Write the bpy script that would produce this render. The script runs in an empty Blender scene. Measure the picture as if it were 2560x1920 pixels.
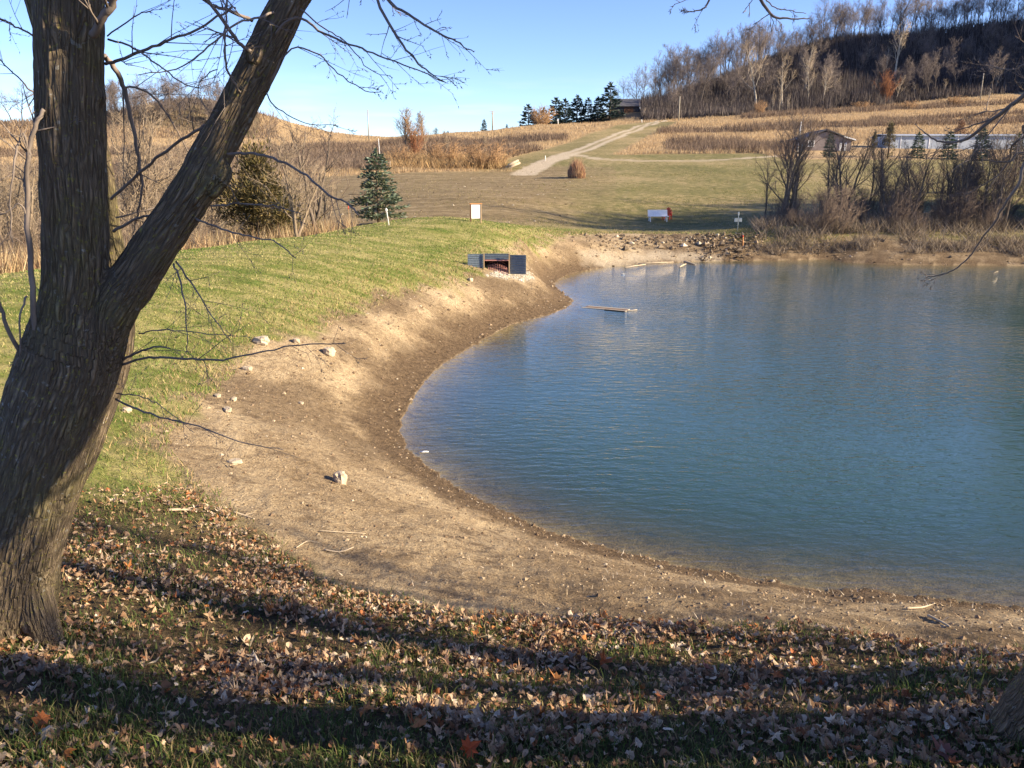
import bpy, math, random
import numpy as np
from mathutils import Vector

# ---------------------------------------------------------------- camera, sky, sun, exposure
F, CU, CV = 1702.0, 1106.0, 829.5          # the photograph measured on a 2212 x 1659 sheet
PITCH = math.radians(14.5)
CAMZ = 4.2                                  # eye height above the pond's water level
SUN_EL, SUN_AZ = math.radians(23.0), math.radians(103.0)   # azimuth from +Y towards +X
sc = bpy.context.scene
C = sc.collection
cam_d = bpy.data.cameras.new('camera'); cam = bpy.data.objects.new('camera', cam_d); C.objects.link(cam)
cam.location = (0, 0, CAMZ); cam.rotation_euler = (math.pi/2 - PITCH, 0, 0)
cam_d.sensor_width = 36.0; cam_d.lens = 36.0*F/2212.0; cam_d.clip_start = 0.05; cam_d.clip_end = 5000
sc.camera = cam
W = bpy.data.worlds.new('World'); sc.world = W; W.use_nodes = True
wn, wl = W.node_tree.nodes, W.node_tree.links
sky = wn.new('ShaderNodeTexSky'); sky.sky_type = 'NISHITA'; sky.sun_disc = False
sky.sun_elevation = SUN_EL; sky.sun_rotation = SUN_AZ
sky.air_density = 0.75; sky.dust_density = 0.3; sky.ozone_density = 2.2; sky.altitude = 250
bg = wn['Background']; bg.inputs['Strength'].default_value = 0.10
# a few faint flat clouds low over the horizon
_g = wn.new('ShaderNodeTexCoord'); _mp = wn.new('ShaderNodeMapping'); _mp.inputs['Scale'].default_value = (3.2, 3.2, 26)
_nz = wn.new('ShaderNodeTexNoise'); _nz.inputs['Scale'].default_value = 1.6; _nz.inputs['Detail'].default_value = 5
_sx = wn.new('ShaderNodeSeparateXYZ'); _rp = wn.new('ShaderNodeMapRange'); _el = wn.new('ShaderNodeMapRange'); _mu = wn.new('ShaderNodeMath'); _mu.operation = 'MULTIPLY'
_mx = wn.new('ShaderNodeMix'); _mx.data_type = 'RGBA'; _mx.inputs[7].default_value = (5.2, 4.7, 5.2, 1)
for a_, v_ in zip(('From Min', 'From Max', 'To Min', 'To Max'), (.52, .70, 0, .42)): _rp.inputs[a_].default_value = v_
for a_, v_ in zip(('From Min', 'From Max', 'To Min', 'To Max'), (.045, .13, 1, 0)): _el.inputs[a_].default_value = v_
wl.new(_g.outputs['Generated'], _mp.inputs[0]); wl.new(_mp.outputs[0], _nz.inputs['Vector']); wl.new(_nz.outputs['Fac'], _rp.inputs['Value'])
wl.new(_g.outputs['Generated'], _sx.inputs[0]); wl.new(_sx.outputs[2], _el.inputs['Value'])
wl.new(_rp.outputs[0], _mu.inputs[0]); wl.new(_el.outputs[0], _mu.inputs[1]); wl.new(_mu.outputs[0], _mx.inputs[0])
_hs = wn.new('ShaderNodeHueSaturation'); _hs.inputs['Saturation'].default_value = 1.12; _hs.inputs['Hue'].default_value = .516; wl.new(sky.outputs['Color'], _hs.inputs['Color']); wl.new(_hs.outputs[0], _mx.inputs[6]); wl.new(_mx.outputs[2], bg.inputs['Color'])
sun_d = bpy.data.lights.new('sun', 'SUN'); sun_d.energy = 5.0; sun_d.angle = math.radians(0.55)
sun_d.color = (1.0, 0.83, 0.58)
sun = bpy.data.objects.new('sun', sun_d); C.objects.link(sun)
SUNV = Vector((math.sin(SUN_AZ)*math.cos(SUN_EL), math.cos(SUN_AZ)*math.cos(SUN_EL), math.sin(SUN_EL)))
sun.rotation_euler = SUNV.to_track_quat('Z', 'Y').to_euler()
sc.view_settings.view_transform = 'Standard'; sc.view_settings.look = 'None'
sc.view_settings.exposure = 1.48; sc.view_settings.gamma = 1.0
sc.cycles.use_denoising = True
sc.cycles.max_bounces = 6; sc.cycles.transparent_max_bounces = 12
sc.cycles.diffuse_bounces = 2; sc.cycles.glossy_bounces = 3

rs = np.random.RandomState(7)
R = random.Random(11)

# ---------------------------------------------------------------- small maths helpers
CP, SP = math.cos(PITCH), math.sin(PITCH)
def ray(u, v):
    a, b = (u-CU)/F, (v-CV)/F
    return a, CP - b*SP, -SP - b*CP         # x, y (forward), z
def at(u, v, D):                            # the point D metres ahead seen at u, v
    x, y, z = ray(u, v); t = D/y
    return Vector((x*t, D, CAMZ + z*t))
def atz(u, v, z0):                          # the point at height z0 seen at u, v
    x, y, z = ray(u, v); t = (z0-CAMZ)/z
    return Vector((x*t, y*t, z0))
def proj(x, y, z):                          # numpy: world -> u, v
    zz = z-CAMZ
    yc = y*CP - zz*SP
    zc = y*SP + zz*CP
    yc = np.maximum(yc, 1e-3)
    return CU + F*x/yc, CV - F*zc/yc
def smooth(e0, e1, x):
    t = np.clip((x-e0)/(e1-e0), 0, 1); return t*t*(3-2*t)

_perm = np.arange(512); np.random.RandomState(3).shuffle(_perm); _perm = np.concatenate([_perm, _perm, _perm])
_grad = np.random.RandomState(4).randn(512, 3); _grad /= np.linalg.norm(_grad, axis=1)[:, None]
def perlin(x, y, z=0.0):
    x = np.asarray(x, float); y = np.asarray(y, float); z = np.zeros_like(x)+z
    xi, yi, zi = np.floor(x).astype(int), np.floor(y).astype(int), np.floor(z).astype(int)
    fx, fy, fz = x-xi, y-yi, z-zi
    u, v, w = [t*t*t*(t*(t*6-15)+10) for t in (fx, fy, fz)]
    out = 0
    for dx in (0, 1):
        for dy in (0, 1):
            for dz in (0, 1):
                h = _perm[_perm[_perm[(xi+dx) & 511]+((yi+dy) & 511)]+((zi+dz) & 511)] & 511
                g = _grad[h]
                d = g[..., 0]*(fx-dx)+g[..., 1]*(fy-dy)+g[..., 2]*(fz-dz)
                out = out + d*np.where(dx, u, 1-u)*np.where(dy, v, 1-v)*np.where(dz, w, 1-w)
    return out*1.6
def fbm(x, y, z=0.0, o=3):
    s, a = 0, 1.0
    for i in range(o):
        s = s + a*perlin(x*2**i, y*2**i, z+i*7.3); a *= .5
    return s

def catmull(P, n=6, closed=False):
    P = [np.array(p, float) for p in P]; out = []
    m = len(P)
    for i in range(m if closed else m-1):
        p0 = P[i-1] if (closed or i > 0) else P[i]
        p1, p2 = P[i], P[(i+1) % m]
        p3 = P[(i+2) % m] if (closed or i+2 < m) else p2
        for k in range(n):
            t = k/n
            out.append(.5*((2*p1)+(-p0+p2)*t+(2*p0-5*p1+4*p2-p3)*t*t+(-p0+3*p1-3*p2+p3)*t**3))
    if not closed: out.append(P[-1])
    return np.array(out)
def seg_dist(px, py, poly, closed=False):
    d = np.full(px.shape, 1e9)
    n = len(poly)
    for i in range(n if closed else n-1):
        a, b = poly[i][:2], poly[(i+1) % n][:2]
        ab = b-a; L = max(ab@ab, 1e-9)
        t = np.clip(((px-a[0])*ab[0]+(py-a[1])*ab[1])/L, 0, 1)
        d = np.minimum(d, (px-a[0]-t*ab[0])**2+(py-a[1]-t*ab[1])**2)
    return np.sqrt(d)
def inside(px, py, poly):
    r = np.zeros(px.shape, bool); n = len(poly)
    for i in range(n):
        x0, y0 = poly[i][:2]; x1, y1 = poly[(i+1) % n][:2]
        if y0 == y1: continue
        c = ((y0 > py) != (y1 > py)) & (px < (x1-x0)*(py-y0)/(y1-y0)+x0)
        r ^= c
    return r

# ---------------------------------------------------------------- the lie of the land
SHORE_PX = [(2212,1309),(2050,1296),(1900,1280),(1700,1260),(1500,1228),(1400,1205),(1250,1166),(1150,1132),(1050,1086),
            (975,1045),(920,1005),(880,968),(866,930),(878,885),(925,815),(975,775),(1040,737),(1105,702),(1180,682),
            (1222,665),(1236,650),(1218,634),(1198,616),(1208,604),(1240,590),(1330,575),(1450,567),(1600,563),
            (1700,562),(1790,560),(1830,566),(1950,572),(2212,574)]
shore = [atz(u, v, 0) for u, v in SHORE_PX]
shore += [Vector(p) for p in ((33,36.5,0),(42,33,0),(48,26,0),(47,17,0),(38,10,0),(22,7.2,0),(11,6.6,0))]
shore = catmull([(p[0], p[1]) for p in shore], 6, True)
_n = np.arange(len(shore))
shore[:, 0] += .10*perlin(_n*.9, _n*0+3.1); shore[:, 1] += .10*perlin(_n*.9, _n*0+9.7)

ctl = []
def cz(u, v, z): p = atz(u, v, z); ctl.append((p[0], p[1], z))
def cd(u, v, D): p = at(u, v, D); ctl.append((p[0], p[1], p[2]))
def cw(u, D, z): x, y, _ = ray(u, 390); ctl.append((x*D/y, D, z))    # hidden ground
for p in shore[::6]: ctl.append((p[0], p[1], 0.0))
for p in ((0,0,2.62),(-3,0,2.8),(3,0,2.75),(0,1.2,2.36),(-3,1.5,2.5),(3,1.5,2.4),(-6,2,2.7),(7,2,2.6),(-9,6,2.3),(12,3.2,2.0)): ctl.append(p)
for t in ((0,1659,2.12),(500,1659,2.05),(1106,1659,2.0),(1700,1659,2.03),(2212,1659,2.12),(2260,1580,2.1),(100,1375,1.93),
          (600,1400,1.72),(1106,1450,1.66),(1700,1460,1.7),
          (2212,1405,1.6),(1900,1375,1.52),(1700,1357,1.48),(1300,1345,1.45),(1100,1335,1.45),(900,1310,1.45),(740,1270,1.42),
          (560,1190,1.38),(470,1110,1.36),(380,1050,1.4),(330,980,1.42),(380,920,1.35),(440,850,1.25),(520,775,1.2),(640,720,1.2),
          (760,670,1.2),(860,635,1.2),(960,612,1.2),(1010,598,1.18),(1073,592,1.05),(1140,586,1.02),(1140,530,1.5),(1200,515,1.35),
          (250,1000,1.5),(0,1000,1.72),(0,880,1.66),(0,700,1.9),(-300,900,1.8),(-300,650,2.1),(250,800,1.45),(300,680,1.75),
          (0,603,2.15),(200,574,2.2),(400,545,2.25),(600,516,2.25),(750,495,2.22),(900,476,2.2),(1028,480,2.0),(1130,490,1.68),
          (700,600,1.72),(900,560,1.68),(500,640,1.72),(1000,520,1.85),(-300,640,2.2)): cz(*t)
for t in ((-300,30,1.0),(0,24,1.1),(100,27,1.0),(400,31,1.1),(600,37,1.2),(750,43,1.4),(0,45,.9),(300,50,.9),(600,55,1.1),
          (-300,60,1.0)): cw(*t)
for t in ((880,469,54),(1000,466,56),(1120,462,58),(800,420,75),(1120,435,66),(950,400,88),(900,375,105),(1100,371,108),(650,392,104),
          (300,400,105),(0,395,105),(-300,400,105),
          (950,345,130),(700,355,128),(400,345,150),(0,335,160),(950,322,180),(650,325,200),(850,300,262),(700,306,280),(600,309,290),
          (500,296,300),(30,272,300),(-300,272,300),(300,238,325),(400,212,340),(220,262,310),(1000,290,258),(1120,274,252),(1240,264,256),
          (1130,381,100),(1200,341,125),(1290,310,165),(1380,275,225),(1430,262,258),(1250,372,104),
          (1300,346,120),(1500,346,118),(1640,342,118),(1500,400,85),(1350,420,76),(1700,400,84),(1900,370,100),(2200,378,100),(2600,390,100),
          (1785,329,135),(2050,331,140),(2212,331,140),(1500,318,150),(1900,300,172),(2212,292,172),(2600,292,172),
          (1500,262,262),(1600,250,262),(1900,236,268),(2212,213,275),(2600,190,275),
          (1420,478,63),(1250,482,60),(1600,492,54),(1900,470,57),(2212,470,57),(2600,480,56),
          (1300,500,50),(1450,506,48.5),(1600,520,46),(1750,524,45),(1900,512,45.5),(2050,520,44.5),(2212,520,44),(2600,530,43),
          (1150,291,292),(1250,270,296),(1340,247,305),
          (1381,236,345),(1528,190,365),(1586,165,378),(1790,90,400),(1942,80,405),(2212,44,405),(2400,10,405),
          (1560,246,288),(1700,240,290),(1950,215,295),(2212,188,300),(2600,160,300)): cd(*t)
for u, z in ((-300,22),(0,20),(500,14),(850,13),(1120,14),(1240,17)): cw(u, 420, z); cw(u, 800, z-14)
for u, z in ((300,22),(400,26)): cw(u, 460, z)
for u, z in ((1381,28),(1528,44),(1790,68),(2212,84),(2600,140)): cw(u, 560, z); cw(u, 900, z-15)
for u, D, z in ((2480,385,112),(2900,340,150),(3092,300,150),(3400,320,170),(2750,300,95),(2700,250,32),(3000,235,50),(3400,222,55),(3877,205,50)): cw(u, D, z)  # unseen ridge off to the right, raised to shade the bluff
ctl = np.array(ctl)
def lp(x, y):
    r = np.maximum(np.hypot(x, y), 1.0)
    return np.arctan2(x, y), np.log(r)
ca, cr = lp(ctl[:, 0], ctl[:, 1])
def _U(r2): return np.where(r2 > 1e-12, r2*np.log(np.maximum(r2, 1e-12)), 0)
_N = len(ctl)
K = _U((ca[:, None]-ca)**2+(cr[:, None]-cr)**2)+np.eye(_N)*2e-4
Pm = np.stack([np.ones(_N), ca, cr], 1)
A = np.zeros((_N+3, _N+3)); A[:_N, :_N] = K; A[:_N, _N:] = Pm; A[_N:, :_N] = Pm.T
# heights are fitted as an angle-like quantity so near and far ground are equally exact
wgt = np.exp(cr)
sol = np.linalg.solve(A, np.concatenate([(ctl[:, 2]-CAMZ)/wgt, np.zeros(3)]))
def base_h(x, y):
    a, l = lp(x, y); a = np.clip(a, -.95, 1.06)
    out = np.full(x.shape, sol[_N]+0.0)+sol[_N+1]*a+sol[_N+2]*l
    for i in range(_N):
        out += sol[i]*_U((a-ca[i])**2+(l-cr[i])**2)
    h = CAMZ+out*np.maximum(np.hypot(x, y), 1.0)
    aa = np.abs(np.arctan2(x, y))
    bk = smooth(1.15, 1.9, aa)
    return h*(1-bk)+(2.7+.02*np.minimum(np.hypot(x, y), 300))*bk
def height(x, y):
    h = base_h(x, y)
    d = seg_dist(x, y, shore, True); ins = inside(x, y, shore)
    r = np.hypot(x, y)
    k = smooth(0.0, 1.6, d)
    h = np.where(ins, -np.minimum(.04*np.minimum(d*6, 1)+np.minimum(.17*d, .5)+np.maximum(d-3, 0)*.3, 2.4), np.where(d < 25, np.maximum(h*k+.30*d*(1-k), .02+.05*np.minimum(d, 4)), h))
    n = .035*fbm(x*.9, y*.9)+.016*fbm(x*3.7, y*3.7)+.010*np.abs(fbm(x*9, y*9, 3.))+np.minimum(r/300, 1)*1.0*fbm(x*.03, y*.03)*smooth(60, 200, r)
    n = n*smooth(0, .8, d)*np.where(ins, 0, 1)
    return h+n

# polar ground sheet: fine in front, coarse behind
az_f = np.linspace(-.95, 1.0, 780)
az_b = np.linspace(1.0, 2*math.pi-.95, 54)[1:-1]
AZ = np.concatenate([az_f, az_b])
RR = np.concatenate([[.02, .5], np.exp(np.linspace(math.log(1.0), math.log(1400), 620))])
gA, gR = np.meshgrid(AZ, RR, indexing='ij')
gX, gY = np.sin(gA)*gR, np.cos(gA)*gR
gZ = height(gX, gY)
LR = np.log(RR)
def gz(x, y):                                # height read off the sheet itself (front part)
    x = np.asarray(x, float); y = np.asarray(y, float)
    a = np.arctan2(x, y); l = np.log(np.maximum(np.hypot(x, y), .03))
    fa = np.clip((a-az_f[0])/(az_f[1]-az_f[0]), 0, len(az_f)-1.001)
    fr = np.clip(np.interp(l, LR, np.arange(len(LR))), 0, len(LR)-1.001)
    i, j = fa.astype(int), fr.astype(int); s, t = fa-i, fr-j
    return gZ[i, j]*(1-s)*(1-t)+gZ[i+1, j]*s*(1-t)+gZ[i, j+1]*(1-s)*t+gZ[i+1, j+1]*s*t
def g1(x, y): return float(gz(np.array([x]), np.array([y]))[0])
def ground(u, v, dmin=1.2, dmax=900):        # first ground point under a picture position
    x, y, z = ray(u, v)
    D = np.exp(np.linspace(math.log(dmin), math.log(dmax), 2500)); t = D/y
    gap = CAMZ+z*t - gz(x*t, y*t)
    k = np.argmax(gap < 0)
    if not (gap < 0).any(): k = len(D)-1
    return Vector((x*t[k], D[k], g1(x*t[k], D[k])))
def on(u, D):                                # ground point D metres ahead in column u
    v = 389.0
    for _ in range(4):
        x, y, _z = ray(u, v); z = g1(x*D/y, D); v = float(proj(np.array([x*D/y]), np.array([D]), np.array([z]))[1][0])
    return Vector((x*D/y, D, z))

# ---------------------------------------------------------------- mesh and object helpers
class MB:
    def __init__(s): s.v, s.f, s.fl = [], [], False
    def tube(s, pts, rad, k=6, cap=True, col=None):
        pts = [Vector(p) for p in pts]; n = len(pts); b = len(s.v)
        ref = Vector((0, 0, 1))
        t0 = (pts[min(1, n-1)]-pts[0]).normalized()
        if abs(t0.z) > .9: ref = Vector((1, 0, 0))
        nx = t0.cross(ref).normalized()
        for i in range(n):
            t = (pts[min(i+1, n-1)]-pts[max(i-1, 0)])
            t = t.normalized() if t.length > 1e-9 else t0
            nx = (nx-t*nx.dot(t));  nx = nx.normalized() if nx.length > 1e-6 else t.orthogonal().normalized()
            ny = t.cross(nx)
            for j in range(k):
                a = 2*math.pi*j/k
                s.v.append(pts[i]+(nx*math.cos(a)+ny*math.sin(a))*rad[i])
        for i in range(n-1):
            for j in range(k):
                q = (j+1) % k
                s.f.append((b+i*k+j, b+i*k+q, b+(i+1)*k+q, b+(i+1)*k+j))
        if cap:
            s.f.append(tuple(b+j for j in reversed(range(k)))); s.f.append(tuple(b+(n-1)*k+j for j in range(k)))
        return s
    def cone(s, p, q, r):                    # a twig: three sides to a point
        b = len(s.v); t = (q-p); t = t.normalized() if t.length > 1e-9 else Vector((0, 0, 1)); nx = t.orthogonal().normalized(); ny = t.cross(nx)
        for a in (0, 2.094, 4.189): s.v.append(p+(nx*math.cos(a)+ny*math.sin(a))*r)
        s.v.append(q); s.f += [(b, b+1, b+3), (b+1, b+2, b+3), (b+2, b, b+3)]
        return s
    def box(s, c, d, rz=0.0, bev=0.0, rx=0.0):
        s.fl = True; b = len(s.v); co, si = math.cos(rz), math.sin(rz); cx, sx = math.cos(rx), math.sin(rx)
        def add(x, y, z):
            y, z = y*cx-z*sx, y*sx+z*cx
            s.v.append(Vector((c[0]+x*co-y*si, c[1]+x*si+y*co, c[2]+z)))
        hx, hy, hz = d[0]/2, d[1]/2, d[2]/2
        e = min(bev, hx*.9, hy*.9, hz*.9)
        if e <= 0:
            for z in (-hz, hz):
                for x, y in ((-hx,-hy),(hx,-hy),(hx,hy),(-hx,hy)): add(x, y, z)
            s.f += [tuple(b+i for i in q) for q in ((3,2,1,0),(4,5,6,7),(0,1,5,4),(1,2,6,5),(2,3,7,6),(3,0,4,7))]
        else:
            rings = ((-hz, e), (-hz+e, 0), (hz-e, 0), (hz, e))
            for z, i in rings:
                X, Y = hx-i, hy-i
                q = e*.6 if i == 0 else e*.3
                for x, y in ((-X+q,-Y),(X-q,-Y),(X,-Y+q),(X,Y-q),(X-q,Y),(-X+q,Y),(-X,Y-q),(-X,-Y+q)): add(x, y, z)
            for r_ in range(3):
                for j in range(8): s.f.append((b+r_*8+j, b+r_*8+(j+1) % 8, b+(r_+1)*8+(j+1) % 8, b+(r_+1)*8+j))
            s.f.append(tuple(b+j for j in reversed(range(8)))); s.f.append(tuple(b+24+j for j in range(8)))
        return s
    def poly(s, pts, dvec):                  # an outline given thickness along dvec
        b = len(s.v); n = len(pts); dv = Vector(dvec)
        for p in pts: s.v.append(Vector(p))
        for p in pts: s.v.append(Vector(p)+dv)
        s.f.append(tuple(b+i for i in reversed(range(n)))); s.f.append(tuple(b+n+i for i in range(n)))
        for i in range(n): s.f.append((b+i, b+(i+1) % n, b+n+(i+1) % n, b+n+i))
        return s
    def mesh(s, name, mat, flat=False):
        me = bpy.data.meshes.new(name); me.from_pydata([tuple(p) for p in s.v], [], s.f)
        if not (flat or s.fl): me.polygons.foreach_set('use_smooth', [True]*len(me.polygons))
        me.materials.append(mat); me.update(); return me
    def build(s, name, mat, parent=None, flat=False):
        o = bpy.data.objects.new(name, s.mesh(name, mat, flat)); C.objects.link(o)
        if parent: o.parent = parent
        return o
def mesh_np(name, V, Fc, mat, col=None, parent=None, flat=True, extra=None):
    V = np.asarray(V, np.float32); Fc = np.asarray(Fc, np.int32)
    me = bpy.data.meshes.new(name); k = Fc.shape[1]
    me.vertices.add(len(V)); me.vertices.foreach_set('co', V.ravel())
    me.loops.add(Fc.size); me.loops.foreach_set('vertex_index', Fc.ravel())
    me.polygons.add(len(Fc)); me.polygons.foreach_set('loop_start', np.arange(len(Fc), dtype=np.int32)*k)
    me.update(calc_edges=True)
    me.polygons.foreach_set('use_smooth', np.full(len(Fc), not flat))
    def att(n_, c_):
        c_ = np.asarray(c_, np.float32)
        if c_.shape[1] == 3: c_ = np.concatenate([c_, np.ones((len(c_), 1), np.float32)], 1)
        a = me.attributes.new(n_, 'FLOAT_COLOR', 'POINT'); a.data.foreach_set('color', c_.ravel())
    if col is not None: att('col', col)
    for n_, c_ in (extra or {}).items(): att(n_, c_)
    me.materials.append(mat); me.validate(); me.update()
    o = bpy.data.objects.new(name, me); C.objects.link(o)
    if parent: o.parent = parent
    return o
def tag(o, label=None, cat=None, group=None, kind=None):
    if label: o['label'] = label
    if cat: o['category'] = cat
    if group: o['group'] = group
    if kind: o['kind'] = kind
    return o
def thing(name, loc, label, cat, group=None, rz=0.0, s=1.0):
    o = bpy.data.objects.new(name, None); C.objects.link(o); o.empty_display_size = .2
    o.location = loc; o.rotation_euler = (0, 0, rz); o.scale = (s, s, s)
    return tag(o, label, cat, group)
def dup(root, loc, label, group=None, rz=0.0, s=(1, 1, 1)):
    r = root.copy(); C.objects.link(r); r.location = loc; r.rotation_euler = (0, 0, rz); r.scale = s
    r['label'] = label
    if group: r['group'] = group
    elif 'group' in r: del r['group']
    for ch in root.children:
        c = ch.copy(); C.objects.link(c); c.parent = r
        for g in ch.children:
            d = g.copy(); C.objects.link(d); d.parent = c
    return r

# ---------------------------------------------------------------- materials
class NT:
    def __init__(s, name):
        s.m = bpy.data.materials.new(name); s.m.use_nodes = True
        s.t = s.m.node_tree; s.n = s.t.nodes; s.l = s.t.links
        s.b = s.n['Principled BSDF']; s.out = s.n['Material Output']
        s.b.inputs['Roughness'].default_value = .85
        s.b.inputs['Specular IOR Level'].default_value = .25
    def node(s, ty, ins=None, **kw):
        q = s.n.new(ty)
        for k, v in kw.items(): setattr(q, k, v)
        for k, v in (ins or {}).items():
            if isinstance(v, bpy.types.NodeSocket): s.l.new(v, q.inputs[k])
            else: q.inputs[k].default_value = v
        return q
    def co(s): return s.node('ShaderNodeTexCoord').outputs['Object']
    def gen(s): return s.node('ShaderNodeNewGeometry').outputs['Position']
    def map(s, v, scale): return s.node('ShaderNodeMapping', {'Vector': v, 'Scale': scale}).outputs[0]
    def noise(s, v, sc_, det=4, rough=.55, dist=0.0):
        return s.node('ShaderNodeTexNoise', {'Vector': v, 'Scale': sc_, 'Detail': det, 'Roughness': rough, 'Distortion': dist}).outputs['Fac']
    def ramp(s, f, stops):
        q = s.node('ShaderNodeValToRGB', {'Fac': f}); e = q.color_ramp.elements
        while len(e) < len(stops): e.new(.5)
        for i, (p, c) in enumerate(stops):
            e[i].position = p; e[i].color = (*c, 1) if len(c) == 3 else c
        return q.outputs['Color']
    def rng(s, f, a, b, lo=0.0, hi=1.0):
        return s.node('ShaderNodeMapRange', {'Value': f, 'From Min': a, 'From Max': b, 'To Min': lo, 'To Max': hi}).outputs[0]
    def mix(s, f, a, b, mode='MIX'):
        q = s.node('ShaderNodeMix', data_type='RGBA', blend_type=mode)
        for i, v in ((0, f), (6, a), (7, b)):
            if isinstance(v, bpy.types.NodeSocket): s.l.new(v, q.inputs[i])
            elif i == 0: q.inputs[0].default_value = v
            else: q.inputs[i].default_value = (*v, 1)
        return q.outputs[2]
    def math(s, op, a, b=0.0):
        q = s.node('ShaderNodeMath', operation=op)
        for i, v in ((0, a), (1, b)):
            if isinstance(v, bpy.types.NodeSocket): s.l.new(v, q.inputs[i])
            else: q.inputs[i].default_value = v
        return q.outputs[0]
    def attr(s, name): return s.node('ShaderNodeAttribute', attribute_name=name)
    def base(s, c):
        if isinstance(c, bpy.types.NodeSocket): s.l.new(c, s.b.inputs['Base Color'])
        else: s.b.inputs['Base Color'].default_value = (*c, 1)
    def bump(s, h, dist, strength=1.0):
        q = s.node('ShaderNodeBump', {'Height': h, 'Distance': dist, 'Strength': strength})
        s.l.new(q.outputs[0], s.b.inputs['Normal']); return q
def simple(name, c1, c2, scale=6, rough=.85, metal=0, bump=0.0, stretch=(1, 1, 1), spec=.25):
    m = NT(name); v = m.map(m.co(), stretch)
    n = m.noise(v, scale, 5, .6)
    m.base(m.ramp(n, [(.3, c1), (.7, c2)]))
    m.b.inputs['Roughness'].default_value = rough; m.b.inputs['Metallic'].default_value = metal
    m.b.inputs['Specular IOR Level'].default_value = spec
    if bump: m.bump(m.noise(v, scale*3, 4), bump)
    return m.m
def leafy(name, trans=.3, rough=.7):         # colours come with the leaves or blades themselves
    m = NT(name); c = m.attr('col').outputs['Color']; m.base(c); m.b.inputs['Roughness'].default_value = rough
    tr = m.node('ShaderNodeBsdfTranslucent', {'Color': c})
    mx = m.node('ShaderNodeMixShader', {0: trans, 1: m.b.outputs[0], 2: tr.outputs[0]})
    m.l.new(mx.outputs[0], m.out.inputs['Surface']); return m.m
def bark(name, c1, c2, scale=5):
    return simple(name, c1, c2, scale, .9, 0, .01, (4, 4, 1))
M = {}
M['blade'] = leafy('grass_blades', .35)
M['leaf'] = leafy('dry_leaves', .25, .75)
M['needle'] = leafy('needles', .12)
M['forest_bark'] = bark('forest_bark', (.055, .045, .04), (.15, .125, .11), 3)
M['forest_twig'] = simple('forest_twigs', (.11, .09, .085), (.22, .18, .165), .4)
M['pale_bark'] = bark('pale_bark', (.30, .25, .19), (.52, .46, .37), 3)
M['pale_twig'] = simple('pale_twigs', (.26, .20, .14), (.40, .32, .23), .5)
M['tan_twig'] = simple('tan_twigs', (.28, .17, .09), (.42, .27, .15), .6)
M['brush_bark'] = bark('brush_bark', (.085, .065, .05), (.20, .16, .125), 4)
M['brush_twig'] = simple('brush_twigs', (.11, .08, .065), (.22, .165, .125), .8)
M['thicket_bark'] = bark('thicket_bark', (.13, .10, .07), (.27, .21, .15), 4)
M['thicket_twig'] = simple('thicket_twigs', (.20, .15, .105), (.34, .27, .19), .8)
M['rust_twig'] = simple('rust_twigs', (.22, .09, .045), (.34, .16, .08), .8)
M['con_bark'] = bark('conifer_bark', (.07, .05, .035), (.16, .115, .08), 5)
M['young_bark'] = simple('young_bark', (.13, .105, .09), (.25, .205, .175), 14, .8, 0, .002, (1, 1, .3))
M['white_paint'] = simple('white_paint', (.70, .70, .69), (.82, .82, .81), 9, .5)
M['wood'] = simple('weathered_wood', (.30, .20, .11), (.48, .35, .21), 8, .8, 0, .003, (1, 1, .15))
M['orange_wood'] = simple('cedar_wood', (.45, .20, .075), (.62, .30, .12), 8, .75)
M['dark_wood'] = simple('dark_wood', (.10, .05, .03), (.18, .09, .05), 8, .8)
M['red_paint'] = simple('red_paint', (.50, .03, .02), (.66, .06, .035), 5, .45)
M['pole_wood'] = simple('pole_wood', (.27, .235, .185), (.40, .36, .29), 5, .85, 0, 0, (1, 1, .1))
M['shaded_grey_paint'] = simple('shaded_grey_paint', (.24, .28, .30), (.34, .38, .40), 5, .5)  # grey darkened to carry the shade the marker post stands in
M['rust_steel'] = simple('rusty_steel', (.44, .19, .16), (.56, .28, .24), 30, .7, 0)
M['dark'] = simple('dark_inside', (.03, .018, .018), (.06, .035, .035), 8)
M['rock'] = simple('limestone', (.30, .24, .17), (.54, .45, .33), 7, .9, 0, .012)
M['drift'] = simple('driftwood', (.34, .27, .19), (.50, .41, .30), 10, .85, 0, .003, (1, 1, .2))
M['foam'] = simple('white_foam', (.75, .75, .74), (.88, .88, .87), 6, .6)
M['siding'] = simple('grey_siding', (.17, .14, .135), (.25, .21, .20), 3, .8)
M['roofing'] = simple('dark_shingles', (.06, .06, .07), (.11, .11, .125), 4, .8)
M['blue_metal'] = simple('blue_grey_metal', (.30, .34, .40), (.40, .44, .50), 1.2, .5, .1)
M['teal'] = simple('teal_board', (.05, .20, .26), (.09, .28, .34), 3, .6)
M['glass'] = simple('window_glass', (.05, .06, .07), (.09, .10, .12), 2, .1, 0, 0, (1, 1, 1), .6)
M['barn'] = simple('barn_wood', (.045, .04, .045), (.085, .075, .075), 2, .85)

def galvanised():
    m = NT('galvanised_steel'); v = m.co(); n = m.noise(v, 14, 5, .6)
    m.base(m.ramp(n, [(.3, (.11, .145, .18)), (.7, (.18, .22, .26))]))
    m.b.inputs['Metallic'].default_value = .35; m.l.new(m.rng(n, .3, .7, .32, .5), m.b.inputs['Roughness']); return m.m
M['steel'] = galvanised()

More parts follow.
